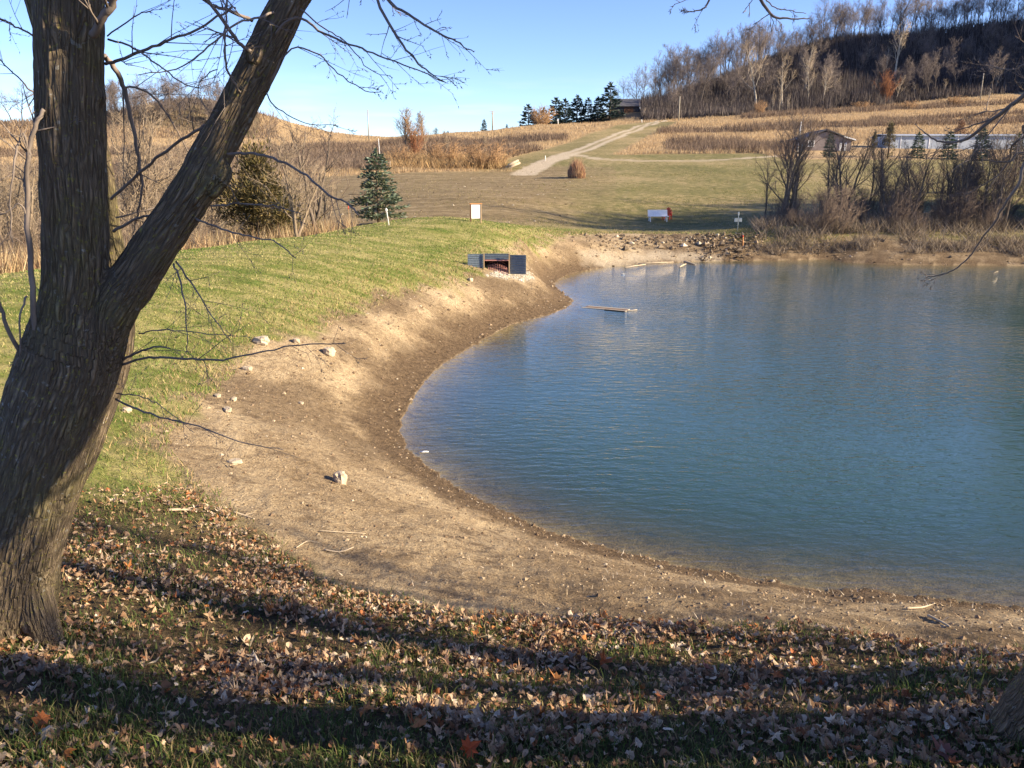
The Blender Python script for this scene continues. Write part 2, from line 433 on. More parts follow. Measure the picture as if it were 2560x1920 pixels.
def ground_mat():
    m = NT('ground'); p = m.gen()
    z1 = m.attr('zone_a'); z2 = m.attr('zone_b')
    s1 = m.node('ShaderNodeSeparateColor', {'Color': z1.outputs['Color']}); lawn, dirt, wet = s1.outputs; litter = z1.outputs['Alpha']
    s2 = m.node('ShaderNodeSeparateColor', {'Color': z2.outputs['Color']}); prai, grav, wood = s2.outputs; fld = z2.outputs['Alpha']
    nb = m.noise(p, .35, 4, .6); nm = m.noise(p, 1.6, 5, .65, .4); nf = m.noise(p, 9, 5, .7); nff = m.noise(p, 45, 4, .7)
    far = m.noise(p, .06, 5, .65)
    # rough pasture (default)
    c = m.ramp(m.mix(.5, far, nm), [(.34, (.085, .095, .032)), (.47, (.19, .17, .07)), (.60, (.35, .275, .145))])
    # lawn on the dam: green with straw streaks
    straw = m.ramp(m.noise(m.map(p, (.5, 1.3, 1)), 1.1, 6, .72, .6), [(.32, (.10, .16, .03)), (.45, (.22, .225, .065)), (.59, (.42, .36, .155))])
    straw = m.mix(m.rng(nff, .3, .75, 0, .45), straw, (.085, .115, .022))
    c = m.mix(lawn, c, straw)
    # ploughed brown field
    fc = m.ramp(m.mix(.5, nm, m.noise(m.map(p, (.12, .9, 1)), 1.0, 5, .7)), [(.34, (.125, .095, .048)), (.50, (.225, .17, .092)), (.66, (.36, .285, .17))])
    c = m.mix(fld, c, fc)
    # bare bank
    dc = m.ramp(m.mix(.45, m.noise(p, .55, 5, .62, .7), nf), [(.33, (.195, .135, .075)), (.45, (.32, .235, .14)), (.55, (.46, .35, .215)), (.70, (.58, .47, .31))])
    dc = m.mix(m.rng(nff, .52, .78, 0, .65), dc, (.55, .45, .31))
    dc = m.mix(m.rng(nff, .46, .28, 0, .85), dc, (.11, .075, .045))
    dc = m.mix(m.rng(m.noise(p, 3.1, 5, .7), .46, .34, 0, .8), dc, (.15, .105, .065))
    c = m.mix(dirt, c, dc)
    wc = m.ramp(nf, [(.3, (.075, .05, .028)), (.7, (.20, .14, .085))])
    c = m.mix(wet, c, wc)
    lc = m.ramp(m.mix(.5, nf, nff), [(.35, (.04, .032, .018)), (.5, (.09, .065, .035)), (.65, (.17, .125, .07))])
    c = m.mix(litter, c, lc)
    pc = m.ramp(m.mix(.5, far, nm), [(.35, (.30, .215, .12)), (.6, (.46, .33, .185))])
    c = m.mix(prai, c, pc)
    gc = m.ramp(m.mix(.6, nm, nf), [(.35, (.36, .29, .20)), (.65, (.56, .48, .36))])
    c = m.mix(grav, c, gc)
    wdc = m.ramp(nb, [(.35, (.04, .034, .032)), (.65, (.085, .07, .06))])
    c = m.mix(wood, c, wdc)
    m.base(c)
    m.b.inputs['Specular IOR Level'].default_value = .1
    h = m.math('ADD', m.math('MULTIPLY', nf, 1.0), m.math('MULTIPLY', nff, .45))
    m.bump(h, .10, 1.0)
    return m.m
def water_mat():
    m = NT('pond_water'); p = m.gen(); m.n.remove(m.b)
    dep = m.attr('col').outputs['Fac']
    rot = m.node('ShaderNodeMapping', {'Vector': p, 'Rotation': (0, 0, math.radians(-32)), 'Scale': (1.0, 2.6, 1)}).outputs[0]
    n1 = m.noise(rot, 2.3, 3, .5, .3); n2 = m.noise(rot, 7.0, 2, .5, .2); n3 = m.noise(p, .14, 3, .55)
    h = m.math('ADD', n1, m.math('MULTIPLY', n2, .30))
    amp = m.math('MULTIPLY', m.rng(n3, .35, .65, .35, 1.0), m.attr('rip').outputs['Fac'])
    h = m.math('MULTIPLY', h, amp)
    b = m.node('ShaderNodeBump', {'Height': h, 'Distance': .045, 'Strength': 1.0})
    murk = m.node('ShaderNodeBsdfDiffuse', {'Color': (.034, .072, .066, 1), 'Normal': b.outputs[0]})
    see = m.node('ShaderNodeBsdfTransparent', {'Color': (.82, .84, .72, 1)})
    body = m.node('ShaderNodeMixShader', {0: dep, 1: see.outputs[0], 2: murk.outputs[0]})
    gl = m.node('ShaderNodeBsdfGlossy', {'Color': (1, 1, 1, 1), 'Roughness': .03, 'Normal': b.outputs[0]})
    cs = m.math('ABSOLUTE', m.node('ShaderNodeVectorMath', {0: m.node('ShaderNodeNewGeometry').outputs['Incoming'], 1: b.outputs[0]}, operation='DOT_PRODUCT').outputs['Value'])
    frv = m.math('ADD', .02, m.math('MULTIPLY', .98, m.math('POWER', m.math('SUBTRACT', 1.0, m.math('MINIMUM', cs, 1.0)), 5.0)))
    mx = m.node('ShaderNodeMixShader', {0: frv, 1: body.outputs[0], 2: gl.outputs[0]})
    m.l.new(mx.outputs[0], m.out.inputs['Surface']); return m.m
def trunk_mat(name='maple_bark'):
    m = NT(name); p = m.attr('bk').outputs['Vector']; o = m.co()
    w = m.noise(p, 3, 2)
    r1 = m.math('ABSOLUTE', m.math('SUBTRACT', m.noise(p, 40, 3, .5, .25), .5))
    r2 = m.noise(p, 110, 3, .6)
    vd = m.node('ShaderNodeVectorMath', {0: p, 1: m.node('ShaderNodeVectorMath', {0: m.node('ShaderNodeTexNoise', {'Vector': p, 'Scale': 22.0, 'Detail': 3}).outputs['Color'], 3: .028}, operation='SCALE').outputs[0]}, operation='ADD').outputs[0]
    vo = m.node('ShaderNodeTexVoronoi', {'Vector': vd, 'Scale': 46.0}, feature='DISTANCE_TO_EDGE').outputs['Distance']
    ridge = m.math('MULTIPLY', m.rng(r1, .0, .07, .35, 1), m.rng(vo, .0, .28))
    col = m.ramp(r2, [(.3, (.125, .095, .064)), (.5, (.18, .139, .096)), (.7, (.25, .196, .138))])
    col = m.mix(m.rng(m.noise(o, 3.2, 4), .5, .66, 0, .5), col, (.21, .185, .075))
    col = m.mix(m.rng(m.noise(o, 55, 2), .62, .68, 0, .7), col, (.33, .30, .07))
    col = m.mix(m.rng(m.noise(o, 26, 3), .66, .7, 0, .55), col, (.42, .43, .40))
    col = m.mix(m.rng(ridge, 0, .8, .62, 0), col, (.04, .031, .023))
    m.base(col); m.b.inputs['Specular IOR Level'].default_value = .15
    h = m.math('ADD', m.math('MULTIPLY', ridge, 1.0), m.math('MULTIPLY', r2, .35))
    m.bump(h, .016, 1.0); return m.m
M['ground'] = ground_mat(); M['water'] = water_mat(); M['trunk'] = trunk_mat()

# ---------------------------------------------------------------- ground sheet with its zones
def pxpoly(px): return np.array([tuple(ground(u, v))[:2] for u, v in px])
EDGE = [(2212,1403),(2050,1392),(1900,1376),(1700,1357),(1500,1350),(1300,1343),(1100,1332),(1000,1322),(900,1306),(800,1286),(740,1262),(650,1222),
        (580,1185),(520,1140),(470,1095),(420,1050),(370,1010),(335,965),(360,930),(400,880),(440,845),(500,790),(530,745),(600,728),(680,705),(760,672),
        (860,635),(960,614),(1012,600),(1060,560),(1130,532),(1190,517),(1230,507),(1330,503),(1450,506),(1520,507),(1620,523),(1700,528),(1800,520),(1880,512),(2000,520),(2212,524)]
edge = catmull([(p[0], p[1]) for p in [ground(u, v) for u, v in EDGE]], 5)
bare_poly = np.concatenate([edge, np.array([(40, 46), (60, 30), (55, 10), (20, 3.2), (8, 2.6)])])
GX, GY, GZ = gX.ravel(), gY.ravel(), gZ.ravel()
nz1 = fbm(GX*1.3, GY*1.3, 2.0); nz2 = fbm(GX*.4, GY*.4, 5.0)
U, V = proj(GX, GY, GZ)
front = GY > .5
de = seg_dist(GX, GY, edge); inb = inside(GX, GY, bare_poly)
sd = np.where(inb, de, -de)
wid = .12+.010*np.hypot(GX, GY)
dirt = smooth(-1, 1, (sd+.30*nz1*np.clip(np.hypot(GX, GY)/8, .5, 2.5))/wid)
ds = seg_dist(GX, GY, shore, True); ins = inside(GX, GY, shore)
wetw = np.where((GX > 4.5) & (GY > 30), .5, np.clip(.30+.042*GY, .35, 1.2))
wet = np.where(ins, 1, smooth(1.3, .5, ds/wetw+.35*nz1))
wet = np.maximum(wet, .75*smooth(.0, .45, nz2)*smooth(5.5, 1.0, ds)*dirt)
wet = np.maximum(wet, np.where((GX > 8) & (GY > 30), .45+.5*smooth(-.3, .3, nz1), 0)*dirt)  # far right bank: tree shade painted in as darker earth
wet = np.maximum(wet, .75*smooth(1000, 1350, U)*smooth(9, 6, GY)*front*smooth(-.5, .4, nz1))  # darkens the near bank towards the right
dcam = np.hypot(GX, GY)
litter = np.where(GY < 8, (1-dirt)*smooth(8.0, 5.6, GY+.6*nz1-.0*GX)*smooth(1030, 1100, V+30*nz1), 0)
litter = np.maximum(litter, np.where(~front, 1, 0)*smooth(60, 20, dcam))
litter = np.maximum(litter, smooth(3, 2, dcam))
lawn = (1-dirt)*smooth(62, 46, GY+.08*GX)*smooth(1330, 1180, U)
def vline(pts, uu): return np.interp(uu, [p[0] for p in pts], [p[1] for p in pts])
fieldtop = vline([(-500,395),(300,395),(650,385),(900,372),(1100,370),(1180,360)], U)
bell = np.where(front & (U < 1330), smooth(fieldtop-3, fieldtop+3, V)*smooth(44, 54, GY), 0)
field = bell*smooth(1440, 1130, U+60*nz2+.9*(V-400))
lawn = lawn*(1-field)
ptop = vline([(1180,362),(1200,340),(1230,334),(1300,335),(1420,333),(1640,331),(1700,345),(2212,345)], U)
prairie = np.where(front & (GY > 95), smooth(ptop+2, ptop-3, np.where(U < 1180, V+(ptop-fieldtop), V)), 0)
wbase = vline([(1380,262),(1500,256),(1600,250),(1750,241),(1900,230),(2050,212),(2212,200),(2600,180)], U)
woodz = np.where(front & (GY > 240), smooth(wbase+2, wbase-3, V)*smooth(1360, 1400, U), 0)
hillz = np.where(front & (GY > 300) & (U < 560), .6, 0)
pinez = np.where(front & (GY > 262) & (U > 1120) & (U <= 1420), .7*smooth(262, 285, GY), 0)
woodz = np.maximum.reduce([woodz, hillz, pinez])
def strip(px, w0, w1):                       # a lane along picture points, half-width w metres
    P = catmull([tuple(ground(u, v))[:2] for u, v in px], 6)
    d = seg_dist(GX, GY, P); return smooth(w1, w0, d+.5*nz2), P, d
road, roadP, roadD = strip([(1130,377),(1165,358),(1200,343),(1240,329),(1290,311),(1335,293),(1380,275),(1412,265),(1432,260)], 1.35, 2.0)
rut = smooth(.7, .35, roadD)*smooth(125, 150, GY)*.8
grav = road*(1-rut)
tr2, trackP, _ = strip([(1235,333),(1290,343),(1360,347),(1450,348),(1550,346),(1640,340),(1720,334)], .5, 1.1)
grav = np.maximum(grav, tr2*.85)
verge = smooth(9, 6, roadD)*(GY < 252)*(GY > 110)
prairie = prairie*(1-.85*verge)
apron, _, _ = strip([(1022,592),(1060,597),(1100,597),(1128,594)], .10, .45)
grav = np.maximum(grav, apron)
pale = smooth(1.2, .2, seg_dist(GX, GY, catmull([tuple(ground(u, v))[:2] for u, v in [(1290,565),(1380,556),(1450,553),(1520,556)]], 4))*.9+.5*nz1)*dirt
grav = np.maximum(grav, pale*.7)
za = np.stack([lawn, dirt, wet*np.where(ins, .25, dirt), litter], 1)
zb = np.stack([prairie*(1-woodz), grav, woodz, field*(1-grav)], 1)
na, nr = len(AZ), len(RR)
ii, jj = np.meshgrid(np.arange(na), np.arange(nr-1), indexing='ij')
i2 = (ii+1) % na
Fq = np.stack([ii*nr+jj, ii*nr+jj+1, i2*nr+jj+1, i2*nr+jj], -1).reshape(-1, 4)
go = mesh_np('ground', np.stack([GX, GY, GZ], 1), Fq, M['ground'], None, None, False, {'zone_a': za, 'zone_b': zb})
tag(go, kind='structure')

# pond surface
wx, wy = np.meshgrid(np.linspace(-6, 50, 225), np.linspace(5, 45, 161), indexing='ij')
wi = inside(wx, wy, shore); wd = seg_dist(wx, wy, shore, True)
keep = wi | (wd < .5)
depth = np.where(wi, np.minimum(.17*wd, .5)+np.maximum(wd-3, 0)*.3, 0)
murk = 1-np.exp(-depth*4.6)
ripv = .35+.65*smooth(0, 3, wd)*smooth(-4, 6, wx+.15*wy-2)
wid_ = np.arange(wx.size).reshape(wx.shape)
q = np.stack([wid_[:-1, :-1], wid_[1:, :-1], wid_[1:, 1:], wid_[:-1, 1:]], -1)
qk = keep[:-1, :-1] & keep[1:, :-1] & keep[1:, 1:] & keep[:-1, 1:]
wv = np.stack([wx.ravel(), wy.ravel(), np.zeros(wx.size)], 1)
used = np.unique(q[qk]); remap = np.full(wx.size, -1); remap[used] = np.arange(len(used))
wo = mesh_np('water', wv[used], remap[q[qk]], M['water'], np.repeat(murk.ravel()[used][:, None], 3, 1), None, False,
             {'rip': np.repeat(ripv.ravel()[used][:, None], 3, 1)})
tag(wo, kind='structure')

# ---------------------------------------------------------------- scattering helpers
def scatter(n, rmin, rmax, amin=-.62, amax=.64, seed=0, pw=0.0):
    r_ = np.random.RandomState(seed)
    a = r_.uniform(amin, amax, n)
    t = r_.uniform(0, 1, n)
    r = np.exp(math.log(rmin)+(math.log(rmax)-math.log(rmin))*t**(1+pw))
    x, y = np.sin(a)*r, np.cos(a)*r
    z = gz(x, y); u, v = proj(x, y, z)
    return x, y, z, u, v, r_
def zone(x, y, arr):                         # nearest ground-sheet vertex
    a = np.arctan2(x, y); l = np.log(np.hypot(x, y))
    i = np.clip(np.rint((a-az_f[0])/(az_f[1]-az_f[0])).astype(int), 0, len(az_f)-1)
    j = np.rint(np.interp(l, LR, np.arange(nr))).astype(int)
    return arr.reshape(na, nr)[i, j]
def blades(name, x, y, z, h, w, col, lean, r_, mat='blade', bent=True, sink=.01):
    n = len(x); th = r_.uniform(0, 2*math.pi, n); ph = r_.uniform(0, 2*math.pi, n)
    wx_, wy_ = np.cos(th)*w/2, np.sin(th)*w/2
    lx, ly = np.cos(ph)*lean*h, np.sin(ph)*lean*h
    b = np.stack([x, y, z-sink], 1)
    L = np.stack([wx_, wy_, 0*wx_], 1)
    if bent:
        mid = b+np.stack([lx*.3, ly*.3, h*.6], 1); tip = b+np.stack([lx, ly, h*np.sqrt(np.maximum(1-lean**2*.6, .15))], 1)
        Vv = np.stack([b-L, b+L, mid-L*.8, mid+L*.8, tip], 1).reshape(-1, 3)
        k = np.arange(n)[:, None]*5
        Ff = np.concatenate([k+np.array([[0, 1, 3]]), k+np.array([[0, 3, 2]]), k+np.array([[2, 3, 4]])])
        cc = np.repeat(col, 5, 0)
    else:
        tip = b+np.stack([lx, ly, h], 1)
        Vv = np.stack([b-L, b+L, tip], 1).reshape(-1, 3); Ff = np.arange(n*3).reshape(-1, 3); cc = np.repeat(col, 3, 0)
    return mesh_np(name, Vv, Ff, M[mat], cc)
def pal(r_, n, cols, p=None, jit=.18):
    cols = np.array(cols); c = cols[r_.choice(len(cols), n, p=p)]
    return np.clip(c*(1+jit*r_.randn(n, 1)), .005, .95)
# ---------------------------------------------------------------- plant builders (each returns meshes shared by its copies)
def path(rr, p, d, L, n, wob, up):
    pts = [p.copy()]; d = d.normalized()
    for i in range(n):
        d = (d+Vector((rr.gauss(0, wob), rr.gauss(0, wob), rr.gauss(0, wob*.7)+up))).normalized()
        p = p+d*(L/n); pts.append(p)
    return pts
def lerp_path(pts, t):
    f = t*(len(pts)-1); i = min(int(f), len(pts)-2); return pts[i].lerp(pts[i+1], f-i), (pts[i+1]-pts[i]).normalized()
def side(rr, d, ang):
    a = d.orthogonal().normalized(); a.rotate(__import__('mathutils').Quaternion(d, rr.uniform(0, 2*math.pi)))
    return (d*math.cos(ang)+a*math.sin(ang)).normalized()
def bare_tree(seed, H, r0, cs=.35, spread=.35, n1=12, n2=6, n3=5, n4=4, tw=.02, stems=1, lean=.05, up=.06, wob=.12, ang=.85, name='bare_tree', bk='forest_bark', tg='forest_twig'):
    rr = random.Random(seed); T, K = MB(), MB()
    for s_ in range(stems):
        d0 = Vector((rr.gauss(0, lean), rr.gauss(0, lean), 1))
        if stems > 1:
            a = 2*math.pi*s_/stems+rr.uniform(-.5, .5); d0 += Vector((math.cos(a), math.sin(a), 0))*rr.uniform(.12, .38)
        h = H*rr.uniform(.72, .92) if stems > 1 else H*.88
        tr = path(rr, Vector((0, 0, -.15)), d0, h, 9, wob*.45, .03); n = len(tr)
        rt = [max(r0*(1-.80*i/(n-1)), tw*1.5)*(1.25 if i == 0 else 1) for i in range(n)]
        T.tube(tr, rt, 7)
        for i in range(n1):
            t = cs+(1-cs)*(i+rr.random())/n1; t = min(t, .995)
            p, d = lerp_path(tr, t); L = spread*H*(1.05-.65*(t-cs)/(1-cs))*rr.uniform(.6, 1.2)
            b1 = path(rr, p, side(rr, d, ang*rr.uniform(.6, 1.1)), L, 5, wob, up)
            rb = max(r0*(1-.8*t)*.5, tw*1.6)
            T.tube(b1, [rb*(1-.7*k/5) for k in range(6)], 5)
            for j in range(n2):
                p2, d2 = lerp_path(b1, min(.2+.8*(j+rr.random())/n2, .99)); L2 = L*rr.uniform(.3, .6)
                b2 = path(rr, p2, side(rr, d2, rr.uniform(.4, .9)), L2, 3, wob*1.2, up)
                r2 = max(rb*.45, tw); K.tube(b2, [r2, r2*.8, r2*.6, r2*.35], 3, False)
                for k in range(n3):
                    p3, d3 = lerp_path(b2, min(.15+.85*(k+rr.random())/n3, .99)); L3 = L2*rr.uniform(.35, .65)
                    q3 = p3+(side(rr, d3, rr.uniform(.3, .8))+Vector((0, 0, up)))*L3
                    K.cone(p3, q3, max(r2*.55, tw*.8))
                    for l in range(n4):
                        tt = rr.uniform(.2, .95); p4 = p3.lerp(q3, tt)
                        K.cone(p4, p4+side(rr, (q3-p3).normalized(), rr.uniform(.4, .9))*L3*rr.uniform(.3, .6), tw*.6)
    return T.mesh(name+'_trunk', M[bk]), K.mesh(name+'_crown', M[tg])
def shrub(seed, H, n=26, spread=.5, tw=.012, nt=12, tg='brush_twig', name='shrub'):
    rr = random.Random(seed); K = MB()
    for i in range(n):
        a = rr.uniform(0, 2*math.pi); o = rr.random()**.5*spread*H*.35
        p = Vector((math.cos(a)*o, math.sin(a)*o, -.05)); h = H*rr.uniform(.5, 1)
        b = path(rr, p, Vector((math.cos(a)*spread*rr.random(), math.sin(a)*spread*rr.random(), 1)), h, 5, .13, .02)
        K.tube(b, [tw*1.5*(1-.15*k) for k in range(6)], 3, False)
        for j in range(nt):
            p2, d2 = lerp_path(b, rr.uniform(.12, .98)); q2 = p2+side(rr, d2, rr.uniform(.4, .9))*h*rr.uniform(.12, .3)
            K.cone(p2, q2, tw*.9)
            for l in range(3):
                p4 = p2.lerp(q2, rr.uniform(.3, .9)); K.cone(p4, p4+side(rr, (q2-p2).normalized(), rr.uniform(.4, 1))*h*rr.uniform(.05, .13), tw*.6)
    return K.mesh(name, M[tg])
def needles_mesh(name, P, Dv, L, w, col):     # flat sprays: base P, direction Dv, length L, width w
    n = len(P); r_ = np.random.RandomState(n)
    side_ = np.cross(Dv, r_.randn(n, 3)); side_ /= np.linalg.norm(side_, axis=1)[:, None]+1e-9
    Vv = np.stack([P, P+Dv*(L*.5)[:, None]+side_*(w*.5)[:, None], P+Dv*L[:, None], P+Dv*(L*.5)[:, None]-side_*(w*.5)[:, None]], 1).reshape(-1, 3)
    Fc = np.arange(4*n).reshape(-1, 4)
    o = mesh_np(name, Vv, Fc, M['needle'], np.repeat(col, 4, 0)); me = o.data; bpy.data.objects.remove(o); return me
def conifer(seed, H, rad, cols, base=.05, whorls=16, per=9, sp=22, slen=.06, swid=.022, rise=.1, rag=.25, pw=.85, name='spruce'):
    rr = random.Random(seed); r_ = np.random.RandomState(seed); T = MB()
    T.tube([Vector((0, 0, -.2)), Vector((0, 0, H*.5)), Vector((0, 0, H*.97))], [H*.022, H*.014, H*.003], 6)
    P, Dv = [], []
    for i in range(whorls):
        t = base+(1-base)*(i+rr.uniform(-.2, .2))/whorls; t = min(max(t, .02), .985)
        for j in range(per):
            a = 2*math.pi*(j+rr.random())/per; L = rad*((1-t)**pw+.06)*rr.uniform(1-rag, 1+rag*.6)
            d = np.array([math.cos(a), math.sin(a), rise*(1 if t > .35 else -.6)+rr.gauss(0, .08)])
            p0 = np.array([0, 0, t*H])
            T.cone(Vector(p0), Vector(p0+d*L*.9), H*.004)
            m = max(4, int(sp*L/rad)+2)
            f = r_.uniform(.12, 1, m)**.75
            side_ = np.array([-d[1], d[0], 0])
            P.append(p0+d*(L*f)[:, None]+side_*(r_.randn(m)*L*.10)[:, None]+np.array([0, 0, 1])*(r_.randn(m)*H*.006)[:, None])
            dd = d+.8*side_*r_.randn(m)[:, None]+np.array([0, 0, 1])*(.15+.35*r_.randn(m))[:, None]; Dv.append(dd/np.linalg.norm(dd, axis=1)[:, None])
    m = 40; P.append(np.stack([0*r_.rand(m), 0*r_.rand(m), H*(.9+.1*r_.rand(m))], 1)); dd = r_.randn(m, 3)*.5+np.array([0, 0, .9]); Dv.append(dd/np.linalg.norm(dd, axis=1)[:, None])
    P, Dv = np.concatenate(P), np.concatenate(Dv); n = len(P)
    return T.mesh(name+'_trunk', M['con_bark']), needles_mesh(name+'_foliage', P, Dv, H*slen*r_.uniform(.6, 1.3, n), H*swid*r_.uniform(.7, 1.3, n), pal(r_, n, cols))
def juniper(seed, H, rad, cols, n=5200, name='juniper'):
    rr = random.Random(seed); r_ = np.random.RandomState(seed); T = MB(); P, Dv = [], []
    T.tube([Vector((0, 0, -.2)), Vector((.05, 0, H*.4)), Vector((0, 0, H*.8))], [H*.03, H*.02, H*.006], 6)
    lob = 44
    for i in range(lob):
        t = rr.uniform(.04, 1.05); a = rr.uniform(0, 2*math.pi); o = rad*max(1-t, .02)**.75*rr.uniform(.2, 1.25)
        c = np.array([math.cos(a)*o, math.sin(a)*o, t*H*.9]); s = np.array([.12, .12, .19])*rad*rr.uniform(.6, 1.7)
        T.cone(Vector((0, 0, max(.1, t*H*.7))), Vector(c), H*.006)
        m = n//lob; q = r_.randn(m, 3)*s*.7; P.append(c+q)
        dd = q/(np.linalg.norm(q, axis=1)[:, None]+1e-6)*.8+np.array([math.cos(a)*.5, math.sin(a)*.5, .7])+.3*r_.randn(m, 3); Dv.append(dd/np.linalg.norm(dd, axis=1)[:, None])
    P, Dv = np.concatenate(P), np.concatenate(Dv); P[:, 2] = np.maximum(P[:, 2], .02); k = len(P)
    return T.mesh(name+'_trunk', M['con_bark']), needles_mesh(name+'_foliage', P, Dv, H*.052*r_.uniform(.5, 1.3, k), H*.013*r_.uniform(.6, 1.3, k), pal(r_, k, cols))
def plant(name, meshes, parts, loc, label, cat, group=None, rz=0.0, s=(1, 1, 1)):
    r = thing(name, loc, label, cat, group, rz); r.scale = s
    for me, pn in zip(meshes, parts):
        o = bpy.data.objects.new(pn, me); C.objects.link(o); o.parent = r
    return r
TC, TF = ('trunk', 'crown'), ('trunk', 'foliage')
def spot(u, v, D=None): return on(u, D) if D else ground(u, v)

# ---------------------------------------------------------------- the big maple on the near bank
def ulp(px): return [at(u, v, D) for u, v, D in px]
limbs = [  # centre line (u, v, D) and radius in metres
 ([(-52,1640,3.74),(-35,1500,3.72),(-18,1400,3.70),(8,1280,3.68),(32,1160,3.66),(78,1000,3.64),(118,880,3.64),(155,770,3.64),(180,690,3.65),(195,630,3.66)],
  [.37,.315,.272,.246,.235,.226,.222,.216,.20,.16]),
 ([(150,800,3.62),(158,700,3.60),(163,600,3.58),(160,450,3.57),(153,300,3.56),(150,150,3.55),(147,0,3.54),(143,-200,3.5),(150,-420,3.45),(130,-680,3.4)],
  [.145,.146,.136,.130,.131,.133,.134,.125,.11,.085]),
 ([(60,1200,3.72),(140,1000,3.80),(205,850,3.95),(236,740,4.02),(236,620,4.06),(212,480,4.08),(190,330,4.10),(150,160,4.12),(112,20,4.15),(80,-120,4.18),(40,-380,4.2),(10,-640,4.2)],
  [.08,.13,.125,.115,.108,.102,.10,.105,.11,.105,.09,.07]),
 ([(120,860,3.62),(190,755,3.62),(238,675,3.62),(300,588,3.62),(365,490,3.63),(425,402,3.64),(462,330,3.66),(512,230,3.68),(562,130,3.70),(610,40,3.72),(655,-50,3.74),(720,-190,3.78),(800,-400,3.8),(840,-620,3.85)],
  [.10,.118,.110,.101,.095,.092,.089,.083,.081,.079,.077,.073,.066,.055]),
]
maple_base = ground(60, 1385)
maple = thing('maple_tree', maple_base, 'large furrowed maple trunk with three stems, one leaning right over the dam', 'tree')
def build_trunk(root, limbs, knobs, vox=.0095, seed=0):
    B = MB(); axes = []
    for px, rad in limbs:
        P = catmull([tuple(p) for p in (ulp(px) if abs(px[0][0]) > 5 else px)], 5); rr_ = np.interp(np.linspace(0, len(rad)-1, len(P)), np.arange(len(rad)), rad)
        axes.append((P, rr_)); B.tube(P, list(rr_), 28)
    for c, r in knobs:                      # old branch collars
        b = len(B.v); n1, n2 = 7, 12
        for i in range(n1+1):
            for j in range(n2):
                th, ph = math.pi*i/n1, 2*math.pi*j/n2
                B.v.append(Vector(c)+Vector((math.sin(th)*math.cos(ph), math.sin(th)*math.sin(ph), math.cos(th)*1.25))*r)
        for i in range(n1):
            for j in range(n2): B.f.append((b+i*n2+j, b+(i+1)*n2+j, b+(i+1)*n2+(j+1) % n2, b+i*n2+(j+1) % n2))
    tmp = B.build('trunk_raw', M['trunk'])
    md = tmp.modifiers.new('r', 'REMESH'); md.mode = 'VOXEL'; md.voxel_size = vox
    ms = tmp.modifiers.new('s', 'SMOOTH'); ms.factor = .5; ms.iterations = 10
    dg = bpy.context.evaluated_depsgraph_get(); me = bpy.data.meshes.new_from_object(tmp.evaluated_get(dg)); bpy.data.objects.remove(tmp)
    n = len(me.vertices); co = np.empty(n*3, np.float32); me.vertices.foreach_get('co', co); co = co.reshape(-1, 3).astype(float)
    no = np.empty(n*3, np.float32); me.vertices.foreach_get('normal', no); no = no.reshape(-1, 3)
    acc = np.zeros((n, 3)); wsum = np.zeros(n); ref = axes[0][0]; Lref = np.concatenate([[0], np.cumsum(np.linalg.norm(np.diff(ref, axis=0), axis=1))])
    for li, (P, rr_) in enumerate(axes):
        Ls = np.concatenate([[0], np.cumsum(np.linalg.norm(np.diff(P, axis=0), axis=1))])
        kb = int(np.argmin([np.linalg.norm(ref-P[len(P)//5 if li else 0], axis=1).min()])); jr = int(np.argmin(np.linalg.norm(ref-P[len(P)//5 if li else 0], axis=1)))
        off = (P[len(P)//5]-ref[jr]) if li else np.zeros(3); t0 = (Lref[jr]-Ls[len(P)//5]) if li else 0.0
        best = np.full(n, 1e9); bl_ = np.zeros((n, 3))
        for i in range(len(P)-1):
            a, b = P[i], P[i+1]; ab = b-a; L = np.linalg.norm(ab); d = ab/L
            t = np.clip((co-a)@d, 0, L); q = co-a-t[:, None]*d; dist = np.linalg.norm(q, axis=1)/np.interp(t/L, [0, 1], [rr_[i], rr_[i+1]])
            k = dist < best; best[k] = dist[k]
            bl_[k] = np.stack([q[:, 0]+off[0], q[:, 1]+off[1], (t0+Ls[i]+t)*.14], 1)[k]
        w_ = np.exp(-9*np.minimum(best, 60)); acc += bl_*w_[:, None]; wsum += w_
    bk = acc/np.maximum(wsum, 1e-300)[:, None]
    s = 24.0
    rid = np.abs(perlin(bk[:, 0]*s+.3*perlin(co[:, 0]*9, co[:, 1]*9, co[:, 2]*9), bk[:, 1]*s, bk[:, 2]*s+seed))
    rid2 = np.abs(perlin(bk[:, 0]*44, bk[:, 1]*44, bk[:, 2]*44))
    co += no*(-.006+.014*np.minimum(rid, .5)+.007*rid2+.010*perlin(co[:, 0]*4, co[:, 1]*4, co[:, 2]*3))[:, None]
    co -= np.array(root.location)
    me.vertices.foreach_set('co', co.astype(np.float32).ravel())
    at_ = me.attributes.new('bk', 'FLOAT_VECTOR', 'POINT'); at_.data.foreach_set('vector', bk.astype(np.float32).ravel())
    me.polygons.foreach_set('use_smooth', [True]*len(me.polygons)); me.materials.clear(); me.materials.append(M['trunk']); me.update()
    o = bpy.data.objects.new('trunk', me); C.objects.link(o); o.parent = root; return o
flare = [([(60,1250,3.62),(85,1340,3.60),(115,1395,3.58),(150,1450,3.56)], [.10,.085,.06,.03])]
build_trunk(maple, limbs+flare, [(at(478,374,3.62), .052), (at(455,395,3.62), .055), (at(566,178,3.68), .036), (at(548,118,3.63), .04), (at(212,205,3.55), .036), (at(60,800,3.62), .06)])
